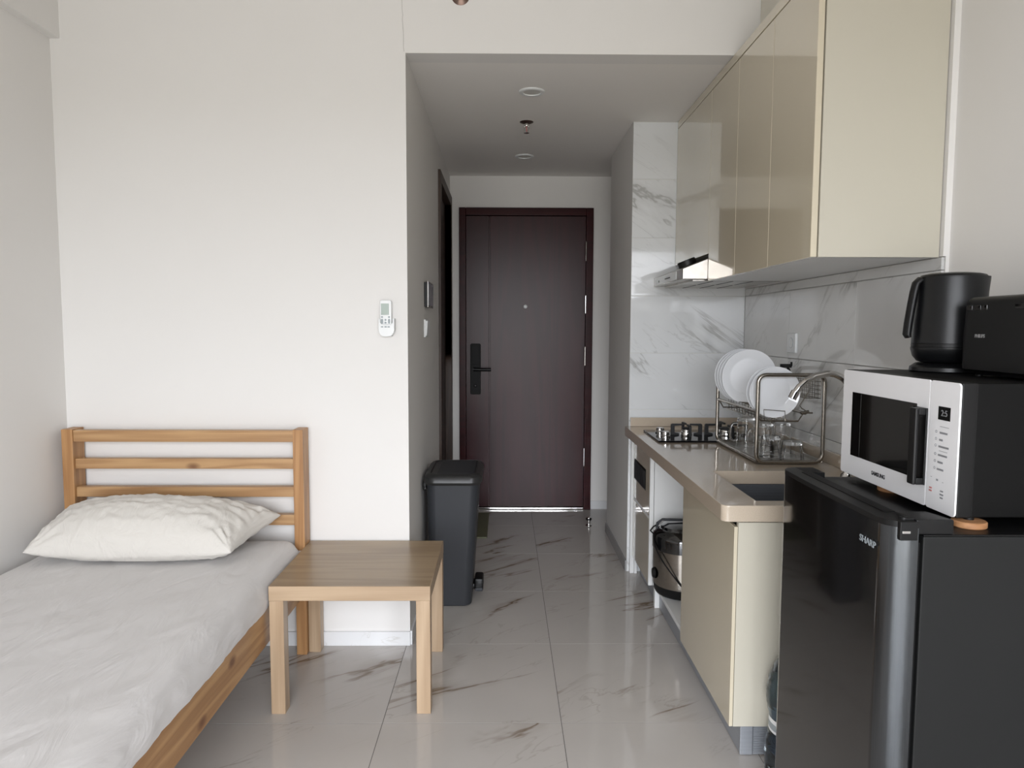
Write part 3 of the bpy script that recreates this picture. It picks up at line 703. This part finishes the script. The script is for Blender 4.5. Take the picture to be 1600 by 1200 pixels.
obj('column', B().lathe([(0, .09), (.016, .09), (.018, .085), (.018, .02), (.024, .012), (.026, 0), (0, 0)], (1.205, fy, WZ), 28), M['chrome'], fc)
sp = [(1.205, fy, .88), (1.205, fy, 1.06)]+[tuple(p) for p in arc((1.125, fy, 1.087), .080, .12, 1.75, 12)]
sp += [(1.075, fy, 1.158), (1.047, fy, 1.142), (1.022, fy, 1.120), (1.008, fy, 1.100)]
obj('spout', B().tube(sp, .0115, 16), M['chrome'], fc)
obj('aerator', B().cyl((1.010, fy, 1.105), (.998, fy, 1.080), .0145, .0145, 20, .001), M['chrome'], fc)
obj('lever', B().cyl((1.205, fy, .86), (1.205, fy-.06, .875), .008, .007, 14, .002), M['chrome'], fc)

hb = thing('gas_hob', 'black glass two-burner gas hob set in the worktop', 'hob', (.95, 3.41, WZ))
hx0, hx1, hy0, hy1 = .706, 1.245, 3.222, 3.582
obj('glass_plate', B().prism([(hx0, hy0), (hx1, hy0), (hx1, hy1), (hx0, hy1)], 2, WZ, WZ+.009, .003), M['hob'], hb)
for x, y in ((.765, 3.345), (.768, 3.475)):
    k = obj('knob', B().lathe([(0, .026), (.016, .026), (.019, .023), (.019, .010), (.024, .006), (.024, 0), (0, 0)], (x, y, WZ+.009), 28), M['chrome'], hb)
def burner(cx, cy, r, span):
    z = WZ+.009
    obj('burner', B().lathe([(0, .026), (r*.72, .026), (r*.78, .022), (r*.78, .018), (r, .016), (r, .004), (r*1.1, 0), (0, 0)], (cx, cy, z), 36), M['chrome'], hb)
    obj('burner_cap', B().lathe([(0, .036), (r*.6, .036), (r*.74, .032), (r*.74, .0265), (0, .0265)], (cx, cy, z), 36), M['iron'], hb)
    for k in range(4):
        a = k*PI/2+ (0 if k % 2 == 0 else 0)
        R = Matrix.Translation((cx, cy, z)) @ Matrix.Rotation(a, 4, 'Z')
        t = B().prism([(span, 0), (span, .05), (span-.006, .054), (r*.62, .054), (r*.62, .046), (span-.018, .043), (span-.018, .012), (span-.04, .007), (span-.04, 0)], 1, -.0055, .0055, .0015)
        bmesh.ops.transform(t.bm, matrix=R, verts=t.bm.verts)
        obj('pan_support', t, M['iron'], hb)
burner(.881, 3.41, .026, .076)
burner(1.075, 3.41, .046, .106)

# ---------------------------------------------------------------- base units
sc = thing('sink_cabinet', 'beige gloss base cabinet under the sink', 'cabinet', (.97, 2.4, .1))
obj('carcass', B().box(.712, XT-.005, 2.105, 2.12, .105, .53).box(.712, XT-.005, 2.675, 2.69, .105, .735).box(.712, XT-.005, 2.105, 2.69, .103, .12).box(XT-.02, XT-.005, 2.105, 2.69, .12, .53), M['white'], sc)
obj('side_panel', B().box(.7018, XT-.005, 2.0845, 2.103, .105, .742, .0008, 1), M['beigeside'], sc)
obj('door', B().box(.690, .701, 2.086, 2.695, .105, .729, .001, 1), M['beige'], sc)
ns = thing('open_shelf_unit', 'white open base unit holding the rice cooker', 'cabinet', (.97, 3.0, .1))
obj('shelf', B().box(.712, XT-.005, 2.712, 3.30, .100, .118, .001, 1), M['white'], ns)
obj('back_panel', B().box(XT-.02, XT-.005, 2.712, 3.30, .118, .735), M['white'], ns)
obj('side_panel', B().box(.712, XT-.005, 2.694, 2.711, .100, .745), M['white'], ns)
obj('side_panel', B().box(.7085, XT-.005, 3.302, 3.3195, .100, .745), M['white'], ns)
obj('foot', B().box(.713, .750, 3.272, 3.30, 0, .0995, .001, 1), M['white'], ns)
hc = thing('hob_cabinet', 'narrow beige base cabinet with dark vent grille under the hob', 'cabinet', (.97, 3.55, .1))
obj('carcass', B().box(.712, XT-.005, 3.322, 3.752, .1, .735), M['white'], hc)
obj('vent_panel', B().box(.690, .710, 3.322, 3.748, .428, .735, .001, 1), M['beige'], hc)
obj('door', B().box(.690, .710, 3.322, 3.748, .100, .412, .001, 1), M['beige'], hc)
obj('finger_strip', B().box(.692, .710, 3.322, 3.748, .4125, .4275), M['plasticw'], hc, label='pale strip between panel and door')
obj('edge_panel', B().box(.688, .7065, 3.305, 3.3215, .098, .737, .001, 1), M['white'], hc)
g = obj('vent_grille', B().box(.687, .690, 3.418, 3.715, .532, .636, .001, 1), M['matteblack'], hc)
for k in range(13): obj('grille_bar', B().box(.6845, .687, 3.426+k*.0222, 3.436+k*.0222, .540, .628), M['black'], g)
tag(obj('filler_panel', B().box(.680, .702, 3.757, 3.783, 0, .742, .001, 1).box(.703, .718, 3.752, 3.783, 0, .098, .001, 1), M['white']), 'narrow white filler panel between hob cabinet and tiled end wall', 'panel')
pl = thing('plinth', 'brushed aluminium plinth under the base cabinets', 'plinth', (.97, 2.9, 0))
obj('front_strip', B().box(.734, .744, 2.112, 3.27, .003, .098, .001, 1).box(.734, .744, 3.302, 3.75, .003, .098, .001, 1), M['alu'], pl)
obj('corner_piece', B().box(.732, .772, 2.104, 2.112, .002, .102, .003), M['alu'], pl)
for k in range(17): obj('rib', B().box(.773, XT-.03, 2.1045, 2.112, .006+k*.0056, .0108+k*.0056, .0008, 1), M['alu'], pl)
obj('end_strip', B().box(.773, XT-.03, 2.107, 2.113, .003, .102), M['alu'], pl)

# ---------------------------------------------------------------- rice cooker
kx, ky, kz = .812, 3.165, .118
rk = thing('rice_cooker', 'black and steel rice cooker standing in the open base unit', 'rice cooker', (kx, ky, kz))
obj('base', B().lathe([(0, 0), (.105, 0), (.118, .006), (.125, .02), (.129, .045), (.1295, .048), (0, .048)], (kx, ky, kz), 56), M['black'], rk)
obj('body', B().lathe([(.1285, .046), (.130, .06), (.132, .205), (.1315, .215)], (kx, ky, kz), 56), M['steelx'], rk)
obj('lid', B().lathe([(.133, .212), (.136, .216), (.136, .262), (.130, .280), (.112, .298), (.10, .301), (.096, .312), (.07, .322), (0, .326)], (kx, ky, kz), 56), M['gloss'], rk)
obj('handle', B().tube([(kx-.115, ky+.02, kz+.272), (kx-.112, ky+.02, kz+.318), (kx-.09, ky+.02, kz+.334), (kx+.09, ky-.0, kz+.334), (kx+.112, ky-.0, kz+.318), (kx+.115, ky-.0, kz+.272)], .006, 10), M['bin'], rk, label='grey carrying handle')
obj('steam_vent', B().lathe([(0, .334), (.018, .333), (.022, .328), (.022, .318), (0, .318)], (kx+.04, ky+.03, kz), 28), M['black'], rk)
obj('latch', B().lathe([(0, .012), (.02, .010), (.026, 0), (0, 0)], n=24, mtx=Matrix.Translation((kx-.130, ky-.02, kz+.10)) @ Matrix.Rotation(-PI/2, 4, 'Y')), M['black'], rk)
cd = []
for k in range(25):
    f = k/24; a = PI*1.02+f*1.25
    r = .1345+.012*math.sin(f*PI)
    cd.append((kx+r*math.cos(a), ky+r*math.sin(a), kz+.275-.20*f**.8+.02*math.sin(f*PI)))
cd = [(kx-.10, ky+.05, kz+.305), (kx-.128, ky+.03, kz+.298), (kx-.146, ky+.01, kz+.285)]+cd
obj('power_cord', B().tube(cd, .0035, 8), M['black'], rk)

# ---------------------------------------------------------------- dish rack and what it holds
dr = thing('dish_rack', 'two-tier stainless dish rack standing on the worktop', 'dish rack', (1.09, 2.95, WZ))
rx0, rx1, ry0, ry1, rt = .969, 1.225, 2.70, 3.210, 1.146
tr = .0078
def hoop(y):
    r = .03; pts = []
    for (cx, cz, a0) in ((rx1-r, rt-r, 0), (rx0+r, rt-r, PI/2), (rx0+r, WZ+.010+r, PI), (rx1-r, WZ+.010+r, 1.5*PI)):
        pts += [tuple(p) for p in arc((cx, y, cz), r, a0, a0+PI/2, 5)]
    return pts
for y in (ry0, ry1): obj('end_frame', B().tube(hoop(y), tr, 12, closed=True), M['steelx'], dr)
obj('base_rail', B().tube([(rx0+.004, ry0, WZ+.012), (rx0+.004, ry1, WZ+.012)], tr*.9, 10), M['steelx'], dr)
obj('base_rail', B().tube([(rx1-.004, ry0, WZ+.012), (rx1-.004, ry1, WZ+.012)], tr*.9, 10), M['steelx'], dr)
obj('drip_tray', B().box(rx0+.012, rx1-.012, ry0+.006, ry1-.006, WZ+.004, WZ+.008, .001, 1).box(rx0+.009, rx0+.012, ry0+.006, ry1-.006, WZ+.004, WZ+.02).box(rx1-.012, rx1-.009, ry0+.006, ry1-.006, WZ+.004, WZ+.02), M['steel'], dr)
for x, z in ((rx0, 1.003), (1.155, .998)): obj('upper_rail', B().tube([(x, ry0+.004, z), (x, ry1-.004, z)], .0062, 10), M['steelx'], dr)
b = B()
for y in (ry0+.02, ry1-.02): b.tube([(rx0, y, 1.003), (rx0+.02, y, .968), (1.135, y, .966), (1.155, y, .998), (1.19, y, .998)], .0035, 8)
for x in (1.00, 1.035, 1.07, 1.105): b.tube([(x, ry0+.02, .9665), (x, ry1-.02, .9665)], .0022, 6)
obj('upper_tray', b, M['steelx'], dr)
for k in range(13):
    y = 2.708+k*.036
    obj('plate_hook', B().tube([(1.0, y, .969), (.996, y, 1.012), (1.078, y, 1.006), (1.080, y, .969)], .0017, 6), M['steelx'], dr)
obj('cup_hook', B().tube([(1.155, ry0-.002, 1.002), (1.149, ry0-.006, 1.012), (1.137, ry0-.006, 1.018), (1.128, ry0-.006, 1.030), (1.162, ry0-.006, 1.084)], .0019, 6).cyl((1.135, ry0-.003, 1.0), (1.165, ry0-.003, 1.006), .006, .006, 10), M['steelx'], dr)
b = B()
bx0, bx1, by0, by1, bz0, bz1 = 1.160, 1.216, 2.712, 2.90, 1.055, 1.135
for k in range(11): b.tube([(bx0, by0+k*(by1-by0)/10, bz1), (bx0, by0+k*(by1-by0)/10, bz0), (bx1, by0+k*(by1-by0)/10, bz0), (bx1, by0+k*(by1-by0)/10, bz1)], .0011, 5)
for k in range(6):
    z = bz0+k*(bz1-bz0)/5
    b.tube([(bx0, by0, z), (bx1, by0, z), (bx1, by1, z), (bx0, by1, z)], .0011, 5, closed=True)
for k in range(5): b.tube([(bx0+.011*k, by0, bz1), (bx0+.011*k, by0, bz0)], .0009, 5)
obj('cutlery_basket', b, M['steelx'], dr, kind='stuff')
ut = thing('spatula', 'black handled kitchen utensil poking up behind the small plates', 'utensil', (1.185, 2.86, 1.058))
obj('handle', B().tube([(1.187, 2.872, 1.060), (1.170, 2.875, 1.12), (1.150, 2.875, 1.166)], [.004, .005, .006], 10), M['black'], ut)
obj('blade', B().box(1.118, 1.166, 2.872, 2.878, 1.164, 1.180, .002).box(1.160, 1.168, 2.872, 2.878, 1.17, 1.188, .001), M['black'], ut)
def plate(r, label, x, y, z, group, tilt):
    t = thing('plate', label, 'plate', (x, y, z), group=group)
    prof = [(0, .006), (r*.62, .006), (r*.70, .009), (r*.97, .024), (r, .0245), (r, .0225), (r*.72, .004), (r*.66, 0), (0, 0)]
    m = Matrix.Rotation(PI/2-tilt, 4, 'X')
    obj('dish', B().lathe(prof, n=64, mtx=Matrix.Translation((0, 0, r)) @ m), M['plate'], t, world=False)
    return t
words = ['frontmost of the four', 'second from the front', 'third from the front', 'rearmost of the four']
for k in range(4): plate(.117, 'large white dinner plate standing in the dish rack, '+words[k], 1.043, 3.038+k*.036, 1.0005, 'dinner plates in the dish rack', -.02)
for k in range(2): plate(.099, 'small white plate standing in the dish rack, '+('the front one of the two' if k == 0 else 'behind the other small plate'), 1.043, 2.748+k*.036, .979, 'small plates in the dish rack', -.02)
def mug(x, y, r, h, label, ha):
    t = thing('glass_mug', label, 'mug', (x, y, WZ+.0085), group='glass mugs in the dish rack')
    obj('cup', B().lathe([(r*1.0, 0), (r*1.01, .003), (r*.93, h-.006), (r*.88, h), (0, h), (0, h-.009), (r*.82, h-.010), (r*.90, h-.016), (r*.955, .003)], n=40, close=True), M['glass'], t, world=False)
    p = [(r*.93*math.cos(ha), r*.93*math.sin(ha), z) for z in (.026, h-.022)]
    d = Vector((math.cos(ha), math.sin(ha), 0))
    q = [Vector(p[0])]+[Vector((0, 0, h/2))+d*(r+.006+.026*math.sin(PI*(.12+.76*k/8)))+Vector((0, 0, -(h/2-.024)*math.cos(PI*k/8))) for k in range(9)]+[Vector(p[1])]
    obj('handle', B().tube(q, .0042, 10), M['glass'], t, world=False)
mug(1.062, 3.09, .041, .125, 'clear glass mug upside down in the rack, rearmost with handle to the left', PI*1.02)
mug(1.083, 2.935, .042, .122, 'clear glass mug upside down in the rack, right behind the front post', PI*1.05)
mug(1.168, 2.965, .041, .120, 'clear glass mug upside down in the rack, nearest the tiled wall', PI*.72)
def tumbler(x, y, r, h, label):
    t = thing('glass_tumbler', label, 'glass', (x, y, WZ+.0085), group='short glasses in the dish rack')
    obj('cup', B().lathe([(r, 0), (r*1.01, .002), (r*.86, h-.006), (r*.80, h), (0, h-.001), (0, h-.013), (r*.74, h-.014), (r*.955, .002)], n=12, close=True), M['glass'], t, world=False, ang=20)
tumbler(1.128, 2.755, .046, .074, 'short clear glass upside down at the front of the rack')
tumbler(1.075, 2.835, .044, .084, 'short clear glass upside down, second from the front of the rack')
# ---------------------------------------------------------------- fridge
fx0, fx1, fy0, fy1, fz = .812, 1.268, 1.343, 1.895, .920
fr = thing('fridge', 'black mini fridge with dark steel door carrying the microwave', 'fridge', (1.02, 1.62, 0))
obj('cabinet', B().box(fx0, fx1, fy0, fy1, .03, fz, .005), M['fside'], fr)
obj('top_plate', B().box(fx0+.003, fx1-.003, fy0+.004, fy1-.004, fz-.002, fz+.0025, .0012, 1), M['black'], fr)
def drow(z, grow=0):
    r = .045; x0, x1, y0, y1 = .745, .803, fy0, fy1
    p = [(x1, y0, z)]
    p += [(x0+.004+r-r*math.cos(a)-.004*0, y0+.012-(.012)*math.sin(a)+.0, z) for a in []]
    for k in range(9):
        a = PI/2*k/8; p.append((x0+.055-.055*math.sin(a), y0+.042-.042*math.cos(a)*1.0, z))
    for k in range(1, 8):
        f = k/8; p.append((x0-.004*math.sin(f*PI), y0+.042+(y1-y0-.084)*f, z))
    for k in range(9):
        a = PI/2*k/8; p.append((x0+.055-.055*math.cos(a), y1-.042+.042*math.sin(a), z))
    p.append((x1, y1, z)); return p
dg = obj('door', B().loft([drow(.045), drow(.9365)]), [M['doorsteel'], M['doorfront']], fr, ang=50)
for p in dg.data.polygons:
    if p.normal.x < -.97: p.material_index = 1
obj('door_cap', B().loft([drow(.9368), drow(.948)]), M['black'], fr, ang=50)
obj('door_gasket', B().box(.803, fx0, fy0+.01, fy1-.01, .055, .905), M['black'], fr)
obj('cap_groove', B().box(.775, .800, fy0+.08, fy1-.07, .946, .9495, .001), M['matteblack'], fr)
obj('hinge_cover', B().prism([(.800, fy0+.004), (.874, fy0+.004), (.858, fy0+.07), (.790, fy0+.07)], 2, fz+.0025, .952, .003), M['black'], fr)
obj('hinge_pin', B().cyl((.783, fy0+.02, .944), (.783, fy0+.02, .954), .008, n=14, bev=.001).box(.783, .805, fy0+.012, fy0+.03, .9485, .9525, .001), M['black'], fr)
obj('hinge_clip', B().box(.770, .786, fy0-.002, fy0, .926, .931, .0008), M['chrome'], fr)
obj('end_notch', B().box(.766, .801, fy0-.0015, fy0+.018, .912, .949, .002), M['black'], fr)
obj('far_cap', B().box(.785, .835, fy1-.075, fy1-.005, .9226, .9485, .002), M['matteblack'], fr)
lettering('SHARP', .019, (.7405, 1.414, .889), RX_MINUS, M['btn'], fr, bold=.0002, xs=1.15, name='emblem')
for x in (.86, 1.22):
    for y in (1.39, 1.85): obj('foot', B().cyl((x, y, 0), (x, y, .03), .018, n=18), M['black'], fr)

# ---------------------------------------------------------------- cork coasters, microwave
mz = .9405                                       # underside of the microwave front
mx0, mx1, my0, my1, mt = .908, 1.268, 1.402, 1.890, 1.2135
CO = fz+.0025
co = None
for x, y, lb in ((.943, 1.408, 'round wooden coaster under the near front corner of the microwave'), (.956, 1.722, 'round wooden coaster under the far front corner of the microwave')):
    tag(obj('coaster', B().lathe([(0, 0), (.030, 0), (.032, .002), (.032, .011), (.030, .013), (0, .013)], (x, y, CO), 32), M['cork']), lb, 'coaster', 'coasters under the microwave')
mw = thing('microwave', 'white fronted black microwave oven standing on the fridge', 'microwave', (1.09, 1.646, CO+.013))
obj('housing', B().box(mx0+.035, mx1, my0+.002, my1-.002, mz, mt, .003), M['matteblack'], mw)
obj('bezel', B().box(mx0+.0045, mx0+.036, my0, my1, mz-.0005, mt+.0005, .003), M['black'], mw)
yS = 1.502
fw = [(yS+.0012, mz), (my1, mz), (my1, mt), (yS+.0012, mt)]
dn = obj('door', B().prism([(p[0], p[1]) for p in rrect(my1-yS-.0012, mt-mz, .006, cx=(my1+yS+.0012)/2, cy=(mt+mz)/2)], 0, mx0, mx0+.004, .0008), M['mwhite'], mw)
obj('window', B().box(mx0-.0012, mx0+.001, 1.548, 1.836, .993, 1.158, .0006, 1), M['mwin'], dn)
obj('window_frame', B().box(mx0-.0016, mx0-.001, 1.792, 1.836, .993, 1.158), M['gloss'], dn)
obj('handle', B().box(mx0-.004, mx0, 1.506, 1.556, .985, 1.152, .001).box(mx0-.026, mx0-.017, 1.508, 1.532, .985, 1.152, .003).box(mx0-.018, mx0, 1.508, 1.532, 1.137, 1.152, .002).box(mx0-.018, mx0, 1.508, 1.532, .985, 1.000, .002), M['black'], dn)
lettering('SAMSUNG', .0135, (mx0-.0004, 1.697, .967), RX_MINUS, M['mdark'], dn, bold=.0003, xs=1.0)
pn = obj('control_panel', B().prism([(p[0], p[1]) for p in rrect(yS-my0, mt-mz, .009, cx=(my0+yS)/2, cy=(mt+mz)/2)], 0, mx0, mx0+.004, .0008), M['mwhite'], mw)
ds_ = obj('display', B().box(mx0-.0008, mx0+.001, 1.430, 1.470, 1.133, 1.161, .0004, 1), M['matteblack'], pn)
lettering('2:5', .018, (mx0-.0009, 1.449, 1.147), RX_MINUS, M['mprint'], pn, bold=.0001, name='display_digits')
def marks(rows, m, name):
    b = B()
    for y, w, z, h in rows: b.box(mx0-.0006, mx0+.0005, y-w, y, z-h/2, z+h/2)
    obj(name, b, m, pn)
rows = [(1.462, .030, 1.119, .0008), (1.462, .026, 1.106, .004), (1.463, .012, 1.091, .004), (1.464, .034, 1.077, .004), (1.462, .028, 1.068, .0008), (1.464, .030, 1.059, .004), (1.465, .018, 1.044, .004), (1.466, .022, 1.029, .004)]
marks(rows, M['mprint'], 'printed_line')
b = B()
for z in (1.107, 1.092, 1.078, 1.060, 1.045, 1.030): b.lathe([(.0022, 0), (.003, 0), (.003, .0007), (.0022, .0007)], n=12, mtx=Matrix.Translation((mx0, 1.474, z)) @ Matrix.Rotation(-PI/2, 4, 'Y'), close=True)
obj('icon', b, M['mprint'], pn)
marks([(1.486, .004, 1.009, .001), (1.466, .006, 1.006, .004), (1.446, .004, 1.004, .001), (1.451, .010, .985, .003), (1.452, .012, .978, .003), (1.451, .010, .971, .003)], M['mprint'], 'printed_line')
marks([(1.489, .009, .985, .003), (1.490, .010, .979, .003)], M['mred'], 'printed_line')
for x, y in ((.946, 1.415), (.956, 1.722)): obj('foot', B().cyl((x, y, CO+.013), (x, y, mz+.001), .010, n=14), M['black'], mw)
for x, y in ((1.235, 1.44), (1.235, 1.86)): obj('foot', B().cyl((x, y, CO), (x, y, mz+.001), .012, n=14), M['black'], mw)

# ---------------------------------------------------------------- kettle, toaster
kt = thing('kettle', 'black electric kettle standing on the microwave behind the toaster', 'kettle', (1.122, 1.79, mt+.0005))
obj('base', B().lathe([(0, 0), (.083, 0), (.086, .003), (.085, .012), (.072, .022), (0, .022)], n=56), M['kettle'], kt, world=False)
obj('foot_bowl', B().lathe([(0, .023), (.058, .023), (.070, .027), (.080, .040), (.0845, .056), (.0845, .062), (0, .062)], n=56), M['kettle'], kt, world=False)
obj('ring', B().lathe([(.0825, .062), (.0835, .063), (.0835, .071), (.0825, .072)], n=56), M['black'], kt, world=False)
obj('logo_mark', B().box(-.006, .006, -.0842, -.0825, .063, .071, .001), M['silver'], kt, world=False)
def krow(z, r, sp):
    out = []
    for k in range(56):
        a = 2*PI*k/56; x, y = r*math.cos(a), r*math.sin(a)
        f = math.exp(-(min(abs(a-2*PI+.35), abs(a+.35))/.36)**2)
        out.append((x+sp*f*math.cos(-.35), y+sp*f*math.sin(-.35), z))
    return out
obj('body', B().loft([krow(.072, .0835, 0), krow(.12, .0815, 0), krow(.165, .0785, .001), krow(.20, .0765, .004), krow(.232, .0745, .009), krow(.238, .0735, .010)]), M['kettle'], kt, world=False)
obj('lid', B().loft([krow(.2385, .071, .007), krow(.243, .068, .006), krow(.247, .05, .01), krow(.249, .02, 0)]), M['black'], kt, world=False)
hp = [(-.066, .0, .230), (-.076, .0, .230), (-.084, .0, .222), (-.0885, .0, .200), (-.0935, .0, .165), (-.099, .0, .12), (-.101, .0, .094), (-.098, 0, .086)]
b = B(); pts = [Vector(p) for p in hp]
rg = []
for i, p in enumerate(pts):
    d = (pts[min(i+1, len(pts)-1)]-pts[max(i-1, 0)]).normalized(); nrm = Vector((d.z, 0, -d.x))
    hw = .0095 if 0 < i < len(pts)-1 else .006
    rg.append([tuple(p+nrm*hw*math.cos(2*PI*k/14)+Vector((0, 1, 0))*.014*math.sin(2*PI*k/14)) for k in range(14)])
b.loft(rg); obj('handle', b, M['black'], kt, world=False)
kt.rotation_euler.z = -.12

ts = thing('toaster', 'black rounded toaster standing on the microwave beside the kettle', 'toaster', (1.139, 1.541, mt+.0005), .0)
def trow(z, l, w, r=.03): return rrect(w, l, r, 8, z)
obj('body', B().loft([trow(.012, .232, .140, .024), trow(.016, .242, .150, .027), trow(.09, .240, .153, .028), trow(.165, .232, .150, .028), trow(.176, .226, .144, .027), trow(.180, .21, .13, .025)]), M['toaster'], ts, world=False, ang=50)
for x in (-.03, .03): obj('bread_slot', B().box(x-.014, x+.014, -.07, .07, .1795, .1815, .002), M['gloss'], ts, world=False)
for y0, y1 in ((.074, .093), (.045, .069), (.024, .040), (-.10, -.062)): obj('vent_window', B().box(-.0768, -.074, y0, y1, .150, .161, .001), M['gloss'], ts, world=False)
obj('underside', B().loft([trow(.005, .205, .125, .04), trow(.0125, .215, .135, .045)]), M['black'], ts, world=False)
for x in (-.045, .045):
    for y in (-.07, .085): obj('foot', B().cyl((x, y, 0), (x, y, .006), .008, n=14), M['black'], ts, world=False)
obj('lever', B().box(-.014, .014, -.140, -.117, .12, .135, .003), M['black'], ts, world=False)
lettering('PHILIPS', .0105, (-.0768, .043, .092), RX_MINUS, M['silver'], ts, bold=.0002, world=False, xs=1.0)

# ---------------------------------------------------------------- water bottle between fridge and cabinet
wb = thing('water_bottle', 'big clear plastic water bottle on the floor between fridge and base cabinet', 'bottle', (.853, 1.99, 0))
R = .083
prof = [(0, .004), (R*.7, 0), (R*.93, .006), (R, .025), (R*1.0, .07), (R*.985, .11), (R*.92, .135), (R*.88, .150), (R*.88, .19), (R*.92, .205), (R*1.0, .235), (R*1.0, .265), (R*.93, .305), (R*.74, .345), (R*.42, .378), (R*.22, .395), (R*.2, .415), (0, .416)]
pr2 = []
for (r0, z0), (r1, z1) in zip(prof, prof[1:]):
    for k in range(4):
        f = k/4; pr2.append((r0+(r1-r0)*f, z0+(z1-z0)*f))
pr2.append(prof[-1])
pr2 = [(max(0, r+(.0011*math.sin(z*480) if .02 < z < .12 or .21 < z < .31 else 0)), z) for r, z in pr2]
obj('shell', B().lathe(pr2, n=44), M['pet'], wb, world=False, ang=80)
obj('label_band', B().lathe([(R*.887, .150), (R*.889, .151), (R*.889, .189), (R*.887, .190)], n=44), M['plasticw'], wb, world=False, label='pale printed label round the waist')
obj('label_mark', B().lathe([(R*.891, .158), (R*.8915, .159), (R*.8915, .176), (R*.891, .177)], n=44), M['btn'], wb, world=False)
obj('cap', B().lathe([(0, .435), (.022, .435), (.024, .432), (.024, .417), (0, .417)], n=28), M['lcd'], wb, world=False)
